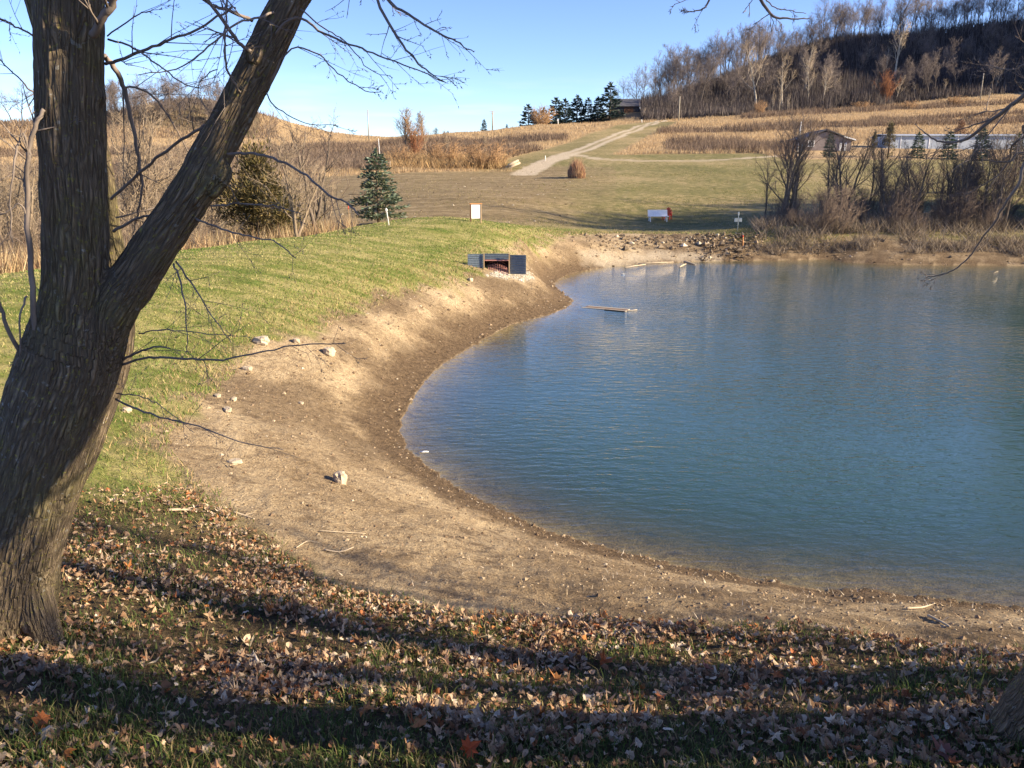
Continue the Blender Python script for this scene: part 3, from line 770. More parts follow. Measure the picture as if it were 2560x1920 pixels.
def twiggy(root, px, r0, r1, nsub, sl, seed, mat='young_bark', droop=0.0, wob=.004, lvl=2, name='branch'):
    rr = random.Random(seed); K = MB()
    P = [Vector(p) for p in catmull([tuple(q) if isinstance(q, Vector) else tuple(at(*q)) for q in px], 5)]
    P = [p+Vector((rr.gauss(0, wob), rr.gauss(0, wob), rr.gauss(0, wob)))*(0 if i == 0 else .6) for i, p in enumerate(P)]
    n = len(P); r0 *= .8; r1 *= .8; K.tube(P, [r0+(r1-r0)*i/(n-1) for i in range(n)], 6)
    def sub(p, d, L, r, lv):
        b = path(rr, p, d, L, 4, .075, -droop); K.tube(b, [r, r*.8, r*.62, r*.45, r*.3], 4)
        for k in range(rr.randint(1, 4)):     # buds
            pb, db = lerp_path(b, rr.uniform(.3, 1)); K.cone(pb, pb+side(rr, db, .7)*.013, .0018)
        if lv > 0:
            for k in range(rr.randint(2, 4)):
                p2, d2 = lerp_path(b, rr.uniform(.25, .95)); sub(p2, side(rr, d2, rr.uniform(.5, .95)), L*rr.uniform(.3, .55), r*.6, lv-1)
    for i in range(max(2, int(nsub*.8))):
        t = rr.uniform(.12, .97); p, d = lerp_path(P, t)
        sub(p, side(rr, d, rr.uniform(.5, .95)), sl*rr.uniform(.4, 1.25)*(1.1-.5*t), max((r0+(r1-r0)*t)*.42, .0012), lvl-1)
    for i in range(nsub*2):
        p, d = lerp_path(P, rr.uniform(.1, .99)); K.cone(p, p+side(rr, d, .8)*rr.uniform(.008, .02), .002)
    K.v = [p-root.location for p in K.v]
    return K.build(name, M[mat], root)
BR = [  # epicormic shoots and limbs of the maple as seen against the dam, field and sky
 ([(60,800,3.6),(78,745,3.5),(70,620,3.45),(60,460,3.42),(62,340,3.4),(76,278,3.4),(94,236,3.42)], .017,.011, 9,.35),
 ([(62,800,3.6),(20,720,3.5),(-5,640,3.45),(-40,500,3.4)], .014,.007, 7,.3),
 ([(66,340,3.4),(50,290,3.38),(35,330,3.36),(24,420,3.35),(25,520,3.35)], .008,.003, 5,.25),
 ([(62,470,3.42),(40,440,3.4),(15,460,3.4),(-20,470,3.4)], .005,.003, 4,.2),
 ([(58,640,3.44),(45,680,3.4),(42,770,3.4)], .006,.004, 3,.2),
 ([(226,120,3.75),(250,152,3.8),(270,195,3.85),(286,270,3.88),(300,340,3.9),(306,400,3.92),(300,455,3.95),(288,505,4.0),(280,560,4.05)], .016,.002, 6,.4),
 ([(266,188,3.84),(310,195,3.9),(350,230,3.95),(385,290,4.0),(420,350,4.1)], .007,.003, 6,.35),
 ([(228,138,3.6),(270,125,3.55),(330,100,3.5),(400,75,3.45),(470,38,3.4),(510,15,3.4)], .009,.004, 9,.4),
 ([(232,78,3.6),(300,30,3.5),(330,25,3.5)], .004,.002, 4,.3),
 ([(234,85,3.6),(290,105,3.5),(340,140,3.45),(400,180,3.4),(440,190,3.4)], .006,.002, 7,.35),
 ([(240,430,4.0),(300,375,3.9),(360,325,3.8),(415,288,3.74),(452,268,3.70)], .009,.008, 6,.35),
 ([(245,500,4.0),(300,470,3.95),(350,462,3.9),(400,440,3.85)], .010,.004, 6,.35),
 ([(250,470,4.0),(310,455,4.0),(370,440,4.1)], .006,.002, 5,.3),
 ([(492,333,3.6),(540,330,3.5),(590,342,3.4),(650,372,3.3),(710,420,3.2),(752,440,3.15),(775,465,3.1)], .0085,.0035, 6,.25),
 ([(455,445,3.6),(520,440,3.5),(590,445,3.4),(650,462,3.3)], .006,.002, 7,.3),
 ([(420,470,3.6),(480,495,3.5),(540,510,3.4),(600,525,3.3),(640,560,3.25)], .006,.0025, 6,.25),
 ([(262,778,3.7),(300,760,3.6),(340,748,3.5),(365,752,3.45)], .008,.004, 6,.35),
 ([(258,790,3.7),(320,772,3.6),(400,775,3.5),(480,776,3.4),(560,762,3.3),(650,746,3.2),(745,742,3.1)], .0085,.0025, 9,.35),
 ([(250,862,3.65),(300,885,3.5),(360,905,3.4),(430,922,3.3),(520,955,3.2),(610,972,3.1)], .0065,.002, 7,.3),
 ([(252,850,3.65),(300,855,3.5),(350,880,3.4),(420,935,3.3)], .004,.0015, 5,.25),
 ([(375,570,3.6),(392,620,3.5),(402,690,3.45),(404,760,3.4)], .006,.002, 6,.3),
 ([(380,565,3.6),(420,620,3.5),(455,680,3.4),(500,740,3.3)], .006,.0018, 9,.35),
 ([(300,720,3.65),(360,712,3.5),(450,720,3.4),(540,728,3.3)], .0045,.0015, 5,.3),
 ([(592,75,3.65),(640,38,3.6),(700,72,3.5),(770,100,3.4),(830,125,3.3),(900,150,3.2),(962,180,3.15)], .008,.002, 11,.3),
 ([(700,-150,3.7),(790,-40,3.5),(840,50,3.35),(880,110,3.25),(920,150,3.2),(955,176,3.15)], .010,.002, 10,.28),
 ([(710,-160,3.7),(820,-20,3.4),(880,30,3.3),(940,65,3.2),(985,90,3.1),(1022,112,3.05)], .009,.002, 9,.22),
 ([(650,20,3.6),(700,60,3.5),(745,90,3.45),(800,150,3.35),(850,165,3.3)], .004,.0015, 6,.25),
 ([(583,180,3.65),(630,105,3.6),(690,120,3.5),(730,160,3.4),(790,195,3.3),(830,200,3.3)], .005,.0015, 7,.25),
 ([(575,200,3.65),(600,235,3.6),(660,265,3.5),(730,270,3.4)], .004,.0015, 4,.2),
 ([(540,110,3.6),(515,90,3.55),(470,30,3.5),(430,-30,3.45),(380,-120,3.4)], .011,.009, 7,.4),
 ([(520,200,3.6),(490,150,3.5),(486,80,3.45),(490,10,3.45),(480,-90,3.4)], .006,.005, 8,.4),
 ([(545,45,3.65),(490,20,3.55),(450,8,3.5),(400,-30,3.5)], .009,.007, 6,.35),
 ([(600,30,3.7),(560,35,3.5),(500,60,3.4),(440,110,3.35),(380,150,3.3),(300,160,3.3)], .007,.002, 11,.4),
 ([(470,150,3.4),(430,180,3.4),(440,230,3.4),(470,240,3.4)], .003,.0012, 5,.25),
 ([(200,75,3.42),(222,40,3.38),(245,0,3.35),(262,-60,3.3)], .022,.018, 4,.3),
 ([(90,90,4.0),(40,60,3.9),(0,40,3.8),(-60,20,3.7)], .006,.003, 8,.35),
 ([(95,215,3.9),(60,190,3.85),(20,150,3.8),(-20,110,3.8)], .005,.003, 7,.35),
 ([(95,60,3.6),(130,10,3.5),(170,-10,3.4)], .004,.002, 5,.3),
]
for i, (px, r0, r1, ns, sl) in enumerate(BR): twiggy(maple, px, r0, r1, ns, sl, 100+i)
def crown_limbs(root, starts, seed, n=9, L=3.2, r=.05):   # limbs above the frame
    rr = random.Random(seed)
    for p in starts:
        for k in range(n):
            K = MB(); a = rr.uniform(0, 2*math.pi)
            q = Vector(p)+Vector((0, 0, rr.uniform(-.5, 1.2)))
            b = path(rr, q, Vector((math.cos(a), math.sin(a), rr.uniform(.3, 1.3))), L*rr.uniform(.6, 1.2), 7, .12, .04)
            K.tube(b, [r*(1-.12*i) for i in range(8)], 6)
            for j in range(12):
                p2, d2 = lerp_path(b, rr.uniform(.2, .98)); b2 = path(rr, p2, side(rr, d2, rr.uniform(.4, .9)), L*rr.uniform(.2, .45), 4, .15, .05)
                K.tube(b2, [r*.3, r*.25, r*.2, r*.15, r*.08], 4)
                for l in range(7):
                    p3, d3 = lerp_path(b2, rr.uniform(.2, .98)); K.cone(p3, p3+side(rr, d3, rr.uniform(.4, .9))*L*rr.uniform(.06, .16), r*.09)
            K.v = [v_-root.location for v_ in K.v]; K.build('branch', M['young_bark'], root)
crown_limbs(maple, [at(130,-680,3.4), at(10,-640,4.2), at(840,-620,3.85)], 5, 5, 2.6, .045)

# ---------------------------------------------------------------- the tree at the right edge, mostly out of frame, that throws the long shadow
rt_base = ground(2262, 1575)
rtree = thing('maple_tree', rt_base, 'tree at the edge showing only its dark trunk foot and drooping branches over the pond', 'tree')
_b0 = rt_base.z
rl3 = [([(2.13,2.67,1.7),(2.13,2.66,2.05),(2.15,2.44,2.6),(2.18,2.18,3.3),(2.18,2.10,3.95),(2.16,2.20,4.5),(2.12,2.42,5.05),(2.06,2.64,5.8),(2.03,2.70,6.6),(2.0,2.74,7.6)], [.27,.215,.18,.16,.16,.165,.17,.165,.15,.11]),  # unseen upper stems, bent to place their shade on the big maple
       ([(2.18,2.14,4.5),(2.10,2.64,5.05),(2.03,2.90,5.5),(1.98,3.02,6.0),(1.9,3.15,7.2)], [.14,.135,.13,.12,.09]),
       ]
build_trunk(rtree, rl3, [], .011, 4)
_ax = np.array(catmull(rl3[0][0], 6))
def join(px):                                # start a branch on the trunk's own centre line
    if px[0][0] < 2300: return px
    p = at(*px[0]); k = int(np.argmin(np.abs(_ax[:, 2]-p.z+.15))); return [Vector(_ax[k])]+list(px[1:])
for i, (px, r0, r1, ns, sl) in enumerate([
 ([(2420,20,2.75),(2280,150,2.9),(2212,207,3.0),(2145,257,3.1),(2097,295,3.15),(2064,307,3.2),(2025,304,3.25),(1995,285,3.3),(1977,268,3.3)], .013,.002, 5,.22),
 ([(2145,257,3.1),(2092,274,3.15),(2058,286,3.2),(2039,279,3.2)], .004,.0015, 3,.12),
 ([(2345,200,2.8),(2260,262,2.95),(2212,296,3.05),(2186,315,3.1),(2183,338,3.15),(2167,368,3.2),(2139,390,3.25),(2086,420,3.3)], .008,.0018, 5,.2),
 ([(2345,260,2.8),(2270,330,2.95),(2200,400,3.0),(2167,449,3.05),(2150,480,3.1),(2125,510,3.15),(2092,557,3.2),(2053,587,3.25),(2014,597,3.3),(1997,593,3.3)], .008,.0018, 4,.15),
 ([(2345,360,2.8),(2250,330,2.95),(2180,350,3.05),(2120,345,3.1)], .006,.0018, 5,.2),
 ([(2345,30,2.8),(2260,130,2.9),(2190,150,3.0),(2130,140,3.1)], .004,.0015, 5,.15),
 ([(2340,-350,2.9),(1950,-330,3.2),(1720,-180,3.4),(1640,-40,3.5),(1664,29,3.5),(1700,40,3.5),(1751,40,3.5)], .016,.002, 6,.16),
 ([(1664,29,3.5),(1645,42,3.5),(1627,53,3.5)], .003,.0015, 2,.08),
 ([(1690,-60,3.45),(1650,-20,3.45),(1668,12,3.45),(1700,22,3.45),(1741,28,3.45)], .004,.0015, 3,.08),
 ([(1720,-180,3.4),(1580,-90,3.45),(1532,0,3.5),(1522,17,3.5),(1500,24,3.5),(1480,26,3.5)], .008,.0015, 4,.12),
 ([(1532,-15,3.5),(1490,-2,3.5),(1455,10,3.5)], .003,.0013, 2,.08)]): twiggy(rtree, join(px), r0, r1, ns, sl, 300+i, wob=.002)
crown_limbs(rtree, [Vector((2.05,2.66,5.5)), Vector((2.0,2.75,7.2)), Vector((1.95,3.05,6.4))], 8, 4, 2.8, .036)

# ---------------------------------------------------------------- foreground grass, fallen leaves, twigs
x, y, z, u, v, r_ = scatter(200000, 2.0, 9.5, -.9, .95, 21, -.15)
lit_ = zone(x, y, litter); drt = zone(x, y, dirt)
patch = smooth(-.25, .45, fbm(x*1.1, y*1.1, 8.0))
low = smooth(1480, 1640, v)*.5
keepp = (r_.rand(len(x)) < np.clip((.18+.62*patch+1.1*low), 0, 1)*(1-drt)) & (v > 560)
x, y, z, u, v, drt = [a[keepp] for a in (x, y, z, u, v, drt)]; n = len(x); rr0 = np.hypot(x, y)
h = (.025+.045*r_.rand(n)**2)*(1+.5*smooth(.1, .5, fbm(x*2, y*2, 3.)))*smooth(1.0, .6, rr0/14+.2)
tall = r_.rand(n) < .02; h[tall] *= 2.0
cols = pal(r_, n, [(.085,.13,.030),(.065,.105,.028),(.14,.17,.05),(.34,.28,.13),(.24,.18,.09)], [.30,.24,.2,.14,.12])
g_o = blades('grass', x, y, z, h, .0035+.0005*rr0, cols, .3+.5*r_.rand(n), r_)
tag(g_o, kind='stuff')
# longer blades fringing the bare bank, and short mown blades over the dam
x, y, z, u, v, r_ = scatter(260000, 6.0, 50, -.9, .40, 22, -.5)
lw = zone(x, y, lawn); sd_ = zone(x, y, sd)
rr0 = np.hypot(x, y); fringe = smooth(-1.2, -.1, sd_/np.clip(rr0/10, .6, 2.5))*(sd_ < .15)
keepp = (r_.rand(len(x)) < np.clip(lw*.8+fringe, 0, 1)) & (sd_ < .2)
x, y, z, u, v, fringe = [a[keepp] for a in (x, y, z, u, v, fringe)]; n = len(x); rr0 = np.hypot(x, y)
h = (.03+.03*r_.rand(n))*(1+1.0*fringe*r_.rand(n)); st = fbm(x*.5, y*1.3, 1.0)
nearedge = smooth(-3.2, -.6, zone(x, y, sd))
ct = np.where((st+.35*r_.randn(n)-.55*nearedge)[:, None] > -.04, pal(r_, n, [(.47,.40,.18),(.40,.35,.15),(.32,.30,.11)]), pal(r_, n, [(.13,.20,.035),(.19,.24,.06),(.10,.16,.028)]))
edge_straw = (fringe > .6) & (r_.rand(n) < .45); ct[edge_straw] = pal(r_, int(edge_straw.sum()), [(.45,.34,.18),(.38,.27,.13)])
l_o = blades('lawn_grass', x, y, z, h, .003+.0011*rr0, ct, .4+.5*r_.rand(n), r_, bent=False)
tag(l_o, kind='stuff')

LEAF1 = np.array([(0,-.55),(.07,-.30),(.33,-.42),(.30,-.22),(.55,-.12),(.36,.02),(.50,.30),(.24,.20),(.16,.34),(.0,.62),(-.16,.34),(-.24,.20),(-.50,.30),(-.36,.02),(-.55,-.12),(-.30,-.22),(-.33,-.42),(-.07,-.30)])
LEAF2 = np.array([(0,-.6),(.18,-.42),(.30,-.15),(.28,.12),(.16,.36),(0,.58),(-.16,.36),(-.28,.12),(-.30,-.15),(-.18,-.42)])
LEAF3 = np.array([(0,-.5),(.3,-.36),(.42,-.05),(.26,.1),(.36,.28),(.12,.3),(0,.5),(-.2,.3),(-.36,.26),(-.24,.06),(-.40,-.1),(-.2,-.34)])
def leaf_geo(tp, P, size, tilt, r_):
    n = len(P); k = len(tp); q = np.concatenate([[(0, 0)], tp]); X = np.repeat(q[None, :, 0], n, 0); Y = np.repeat(q[None, :, 1], n, 0)
    X = X*(1+.12*r_.randn(n, 1)); jx = 1+.10*r_.randn(n, k+1); X, Y = X*jx, Y*(1+.10*r_.randn(n, k+1))
    fold, curl = r_.uniform(-1.6, 2.8, (n, 1)), r_.uniform(-1.5, 2.4, (n, 1))
    Z = fold*X*X*1.3+curl*Y*Y+.05*r_.randn(n, k+1)
    Pp = np.stack([X, Y, Z], -1)*size[:, None, None]
    a, t, ph = r_.uniform(0, 2*math.pi, n), tilt, r_.uniform(0, 2*math.pi, n)
    def rot(Pp, ang, ax):
        c, s = np.cos(ang)[:, None], np.sin(ang)[:, None]; i, j = [(1, 2), (2, 0), (0, 1)][ax]
        A_, B_ = Pp[..., i].copy(), Pp[..., j].copy(); Pp[..., i] = A_*c-B_*s; Pp[..., j] = A_*s+B_*c; return Pp
    Pp = rot(Pp, a, 2); Pp = rot(Pp, t, 0); Pp = rot(Pp, ph, 2)
    Pp[..., 2] -= np.minimum(Pp[..., 2].min(1), 0)[:, None]*.75
    Vv = (Pp+P[:, None, :]).reshape(-1, 3)
    tri = np.array([(0, 1+i, 1+(i+1) % k) for i in range(k)])
    return Vv, (np.arange(n)[:, None, None]*(k+1)+tri[None]).reshape(-1, 3), k+1
LCOL = [(.44,.29,.175),(.31,.18,.10),(.52,.39,.26),(.22,.115,.06),(.36,.13,.05),(.46,.19,.06),(.62,.52,.39),(.37,.285,.205),(.17,.11,.07)]
LP = [.22,.21,.12,.13,.03,.02,.055,.13,.085]
x, y, z, u, v, r_ = scatter(84000, 2.0, 8.6, -.9, .95, 31, -.25)
lit_ = zone(x, y, litter); drt = zone(x, y, dirt); sdl = zone(x, y, sd)
cl = fbm(x*.9, y*1.6, 12.0)
dens = np.clip(.17+.82*smooth(-.25, .5, cl)-.62*smooth(1500, 1640, v)*smooth(100, 600, u), .12, 1)
dens = dens*np.where(v > 1060+.0*u, 1, .06)+.4*smooth(-.55, -.15, sdl)*smooth(.1, -.05, sdl)*(v > 1050)
keepp = (r_.rand(len(x)) < dens) & (drt < .55) & ((v > 1050) | (r_.rand(len(x)) < .16*smooth(780, 1000, v)))
x, y, z = x[keepp], y[keepp], z[keepp]; n = len(x)
Vs, Fs, Cs = [], [], []; off = 0
which = r_.choice(3, n, p=[.20, .38, .42]); rr0 = np.hypot(x, y)
for k, tp in enumerate((LEAF1, LEAF2, LEAF3)):
    i = np.where(which == k)[0]; m = len(i)
    P = np.stack([x[i], y[i], z[i]+.004+.03*r_.rand(m)**2], 1)
    Vv, Ff, kk = leaf_geo(tp, P, (.018+.038*r_.rand(m)**1.6)*(1 if k == 0 else .9), np.abs(r_.randn(m))*.34, r_)
    Vs.append(Vv); Fs.append(Ff+off); off += len(Vv); Cs.append(np.repeat(pal(r_, m, LCOL, LP, .2), kk, 0))
lf = mesh_np('fallen_leaves', np.concatenate(Vs), np.concatenate(Fs), M['leaf'], np.concatenate(Cs)); tag(lf, kind='stuff')
# the few leaves that stand out one by one
for (uu, vv, s_, col, lab) in [
 (1015,1640,.10,(.46,.095,.03),'orange red maple leaf lying at the very bottom of the leafy bank'),
 (95,1580,.095,(.42,.14,.045),'big orange maple leaf beside cream curled leaves near the trunk'),
 (105,1605,.085,(.55,.44,.30),'cream curled leaf just below the big orange leaf'),
 (2035,1640,.12,(.30,.13,.09),'large maroon brown leaf in green grass near the right tree'),
 (1305,1320+120,.10,(.40,.115,.04),'rust red leaf standing up among leaves below the bare bank'),
 (1200,1483,.09,(.45,.20,.07),'ochre leaf standing upright on grey leaves'),
 (790,1555,.10,(.48,.20,.07),'brown orange leaf pair propped in the grass'),
 (1525,1455,.10,(.46,.20,.15),'pinkish red star shaped leaf lying flat'),
 (905,1580,.10,(.42,.16,.05),'orange leaf with pointed lobes tipped on its edge')]:
    p = ground(uu, vv); q_ = np.random.RandomState(int(uu))
    Vv, Ff, kk = leaf_geo(LEAF1, np.array([[0., 0, .022]]), np.array([s_*.76]), np.array([q_.uniform(.3, .9)]), q_)
    o = mesh_np('maple_leaf', Vv, Ff, M['leaf'], np.repeat(np.array([col]), kk, 0)); o.location = p; tag(o, lab, 'leaf', 'loose maple leaves that stand out on the bank')

# ---------------------------------------------------------------- stones, pebbles and sticks on the bare bank
def stones(name, x, y, z, s, col, r_, mat, flat=.6):
    n = len(x); ico = np.array([(1,0,0),(-1,0,0),(0,1,0),(0,-1,0),(0,0,1),(0,0,-1)], float)
    Fi = np.array([(0,2,4),(2,1,4),(1,3,4),(3,0,4),(2,0,5),(1,2,5),(3,1,5),(0,3,5)])
    Vv = ico[None]*r_.uniform(.6, 1.2, (n, 6, 1)); Vv[..., 2] *= flat
    a = r_.uniform(0, 2*math.pi, n); c, sn = np.cos(a)[:, None], np.sin(a)[:, None]
    X = Vv[..., 0]*c-Vv[..., 1]*sn; Y = Vv[..., 0]*sn+Vv[..., 1]*c
    Vv = np.stack([X, Y, Vv[..., 2]], -1)*s[:, None, None]+np.stack([x, y, z+s*.15], 1)[:, None]
    return mesh_np(name, Vv.reshape(-1, 3), (np.arange(n)[:, None, None]*6+Fi).reshape(-1, 3), mat, np.repeat(col, 6, 0))
def nzp(x, y): return np.clip(fbm(x*.7, y*.7, 4.), -.6, 1)
x, y, z, u, v, r_ = scatter(42000, 4.0, 50, -.5, .66, 41, -.35)
drt = zone(x, y, dirt); dsh = zone(x, y, ds); insd = zone(x, y, ins.astype(float)); lit_ = zone(x, y, litter)
keepp = (drt > .5) & (insd < .5) & (r_.rand(len(x)) < .28+.30*smooth(.5, .1, dsh)+.3*nzp(x, y)) & (z > .005)
x, y, z, dsh = x[keepp], y[keepp], z[keepp], dsh[keepp]; n = len(x); rr0 = np.hypot(x, y)
s = (.004+.0011*rr0)*np.exp(.5*r_.randn(n)); s = np.minimum(s, .012+.003*rr0)
pc = pal(r_, n, [(.42,.33,.22),(.56,.47,.35),(.26,.18,.11),(.15,.10,.06),(.34,.25,.16)], [.2,.06,.27,.25,.22])
peb = stones('pebbles', x, y, z, s, pc, r_, M['leaf']); tag(peb, kind='stuff')
# chips and straw washed up along the water line and over the near bank
x, y, z, u, v, r_ = scatter(26000, 4.0, 16, -.3, .66, 42, -.2)
drt = zone(x, y, dirt); dsh = zone(x, y, ds); insd = zone(x, y, ins.astype(float))
keepp = (drt > .5) & (insd < .5) & (r_.rand(len(x)) < .12*smooth(600, 1300, u)+.9*smooth(.35, .05, dsh)*smooth(12, 8, y))
x, y, z = x[keepp], y[keepp], z[keepp]; n = len(x)
ch = blades('bank_chips', x, y, z+.008, .01+.035*r_.rand(n), .004+.008*r_.rand(n), pal(r_, n, [(.55,.43,.28),(.36,.25,.15),(.22,.14,.08),(.62,.53,.42)]), 1.0+.5*r_.rand(n), r_, 'leaf', False)
tag(ch, kind='stuff')
def rock(loc, d, label, seed, rz=0.0, name='rock'):
    rr = random.Random(seed); B = MB(); n1, n2 = 8, 12
    for i in range(n1+1):
        for j in range(n2):
            th, ph = math.pi*i/n1, 2*math.pi*j/n2
            p = Vector((math.sin(th)*math.cos(ph), math.sin(th)*math.sin(ph), math.cos(th)))
            m_ = max(abs(p.x), abs(p.y), abs(p.z)); p = p*(1+.55*(1/m_-1))*(1+.16*float(perlin(np.array([p.x*1.7+seed]), np.array([p.y*1.7]), p.z*1.7)[0])+.05*rr.gauss(0, 1)*(0 < i < n1))
            B.v.append(Vector((p.x*d[0]/2, p.y*d[1]/2, p.z*d[2]/2+d[2]*.30)))
    for i in range(n1):
        for j in range(n2): B.f.append((i*n2+j, (i+1)*n2+j, (i+1)*n2+(j+1) % n2, i*n2+(j+1) % n2))
    o = B.build(name, M['rock'], None, True); o.location = loc; o.rotation_euler = (0, 0, rz); return tag(o, label, 'rock', 'pale rocks on the bare bank')
for uu, vv, d, lab in [(735,1042,(.17,.14,.15),'blocky pale rock beside a dark hole in the lower bank'),(711,766,(.24,.22,.18),'pale rock by the branch tip, halfway up the bank'),
 (508,1001,(.16,.12,.05),'flat pale stone lying in damp brown earth'),(492,888,(.20,.10,.06),'long flat cream stone near the grass edge'),
 (534,800,(.18,.12,.08),'rounded cream stone under the long thin branch'),(565,742,(.30,.25,.16),'cluster of broken cream stone at the grass edge'),
 (640,740,(.16,.13,.10),'small cream stone beside the broken cluster'),(275,890,(.11,.09,.07),'small pale stone in the grass beside the trunk'),
 (470,858,(.12,.09,.05),'thin pale stone above the long flat one'),(505,865,(.15,.07,.05),'narrow pale stone right of the thin one'),
 (650,1003-130,(.10,.07,.04),'little pale stone in the middle of the bank'),(1016,608,(.20,.15,.12),'pale stone at the corner of the gravel apron')]:
    rock(ground(uu, vv), d, lab, int(uu), uu*.7)
def stick(px, r, label, seed):
    rr = random.Random(seed); P = [ground(a, b)+Vector((0, 0, r*.9+rr.uniform(0, .01))) for a, b in px]; B = MB()
    P = [Vector(p) for p in catmull([tuple(p) for p in P], 4)]
    B.tube([p-P[0] for p in P], [r*(1-.5*i/len(P)) for i in range(len(P))], 6)
    for k in range(2):
        p, d = lerp_path(P, rr.uniform(.3, .8)); B.cone(p-P[0], p-P[0]+side(rr, d, .6)*.12, r*.5)
    o = B.build('stick', M['drift']); o.location = P[0]; return tag(o, label, 'stick', 'sticks lying on the bank')
for i, (px, r, lab) in enumerate([([(365,1108),(400,1106),(425,1110)],.014,'grey stick in the grass above the leaf bed'),([(700,1190),(735,1196),(765,1186)],.008,'pale forked twig on the lower bank'),
 ([(690,1150),(740,1153),(790,1154)],.005,'thin straight twig above the forked one'),([(640,1185),(665,1172),(690,1175)],.005,'short bent twig at the left of the bank'),
 ([(2005,1333),(2030,1345),(2050,1358)],.011,'pale stick pointing at the water on the right shore'),([(1958,1318),(1990,1316),(2010,1310)],.009,'curved pale stick near the right water line'),
 ([(505,1110),(530,1119),(550,1125)],.010,'brown stick half buried at the grass edge'),([(1010,1372),(1035,1388),(1060,1400)],.004,'thin straw coloured stalk in the grass')]): stick(px, r, lab, i)

bigm = bare_tree(150, 11, .24, .22, .40, 10, 6, 5, 3, .009, 1, .05, .08, .11, .75, 'maple_tree', 'forest_bark', 'forest_twig')  # unseen maples added to throw shade over the leafy bank
tb = Vector((11.2, .95, g1(11.2, .95))); bgt = plant('maple_tree', bigm, TC, tb, 'unseen bare maple added beyond the right edge tree to shade the leaves', 'tree')
tb = Vector((13.5, -1.6, g1(13.5, -1.6))); dup(bgt, tb, 'second unseen bare maple added at the back of the leafy bank for shade', None, 4.0, (1.1, 1.1, 1.15))
# ---------------------------------------------------------------- drain inlet, notice board, bench and other small built things
def corrugated(w, h, mat, name, parent, waves, amp=.011, loc=(0, 0, 0), rz=0.0):
    B = MB(); n = waves*8
    for k in (0, 1):
        for i in range(n+1):
            zz = h*i/n; yy = amp*math.sin(2*math.pi*waves*i/n)+(0 if k == 0 else .004)
            B.v += [Vector((0, yy, zz)), Vector((w, yy, zz))]
    m = (n+1)*2
    for i in range(n):
        B.f.append((2*i, 2*i+1, 2*i+3, 2*i+2)); B.f.append((m+2*i+2, m+2*i+3, m+2*i+1, m+2*i))
    B.f += [(0, m, m+1, 1), (2*n, 2*n+1, m+2*n+1, m+2*n)]
    for s in (0, 1):
        for i in range(n): B.f.append((2*i+s, 2*i+2+s, m+2*i+2+s, m+2*i+s) if s == 0 else (2*i+s, m+2*i+s, m+2*i+2+s, 2*i+2+s))
    o = B.build(name, mat, parent, True); o.location = loc; o.rotation_euler = (0, 0, rz); return o
bD = ground(1073, 588).y
bl = at(1013, 588, bD); br = at(1135, 588, bD); bx = at(1073, 590, bD)
k_ = bD/F*1.0
inlet = thing('drain_inlet', (bx.x, bD, bx.z), 'corrugated steel inlet with rust red bar grate set into the dam', 'drain inlet')
px_ = k_*1.03                                                    # metres per picture unit there
hh = 40*px_; xl, x1, x2, xr = [(q-1073)*px_ for q in (1013, 1046.5, 1099, 1135)]
corrugated(x1-xl, hh, M['steel'], 'wing_panel', inlet, 11, .009, (xl, -.10, 0), math.atan2(.10, x1-xl))
corrugated(xr-x2, hh, M['steel'], 'wing_panel', inlet, 11, .009, (x2, .0, -.03), -.22)
corrugated(x2-x1, hh*.34, M['steel'], 'head_panel', inlet, 4, .009, (x1, .06, hh*.66))
b_ = MB(); b_.box(((x1+x2)/2, .62, hh*.30), (x2-x1+.06, .03, hh*.80)); b_.box((x1-.02, .36, hh*.3), (.02, .5, hh*.8)); b_.box((x2+.02, .36, hh*.3), (.02, .5, hh*.8)); b_.box(((x1+x2)/2, .36, hh*.67), (x2-x1+.02, .5, .02)); b_.build('opening', M['dark'], inlet)
for xx, zz in ((x1, hh+.01), (x2, hh+.02)):
    B = MB(); B.box((xx, -.045, zz/2-.03), (.035, .045, zz+.06), 0, .006); B.build('post', M['wood'], inlet)
B = MB(); B.box(((x1+x2)/2, .045, hh*.655), (x2-x1-.04, .03, .035), 0, .005); B.build('lintel', M['rust_steel'], inlet)
B = MB(); nb_ = 12
for i in range(nb_):
    f = (i+.5)/nb_; xb = x1+.03+(x2-x1-.06)*f; xt = (x1+x2)/2+(xb-(x1+x2)/2)*.80; dome = hh*(.42+.18*math.sin(math.pi*f))
    B.tube([(xb, -.10, -.02), (xb*.6+xt*.4, .12, dome*.62), (xt, .42, dome)], [.0085]*3, 5)
for t in (.2, .45, .7, .92):
    P = []
    for i in range(nb_):
        f = (i+.5)/nb_; xb = x1+.03+(x2-x1-.06)*f; xt = (x1+x2)/2+(xb-(x1+x2)/2)*.80; dome = hh*(.42+.18*math.sin(math.pi*f))
        P.append(Vector((xb+(xt-xb)*t, -.10+.52*t, -.02+dome*t*1.12)))
    B.tube(P, [.0065]*len(P), 4)
B.build('grate', M['rust_steel'], inlet)
x, y, z, u, v, r_ = scatter(60000, 22, 32, -.06, .04, 51)        # crushed stone apron
ga = zone(x, y, apron); kp = (ga > .4); x, y, z = x[kp], y[kp], z[kp]; n = len(x)
ap = stones('gravel', x, y, z, .022*np.exp(.4*r_.randn(n)), pal(r_, n, [(.62,.56,.45),(.72,.68,.58),(.45,.38,.28)]), r_, M['leaf']); tag(ap, kind='stuff')

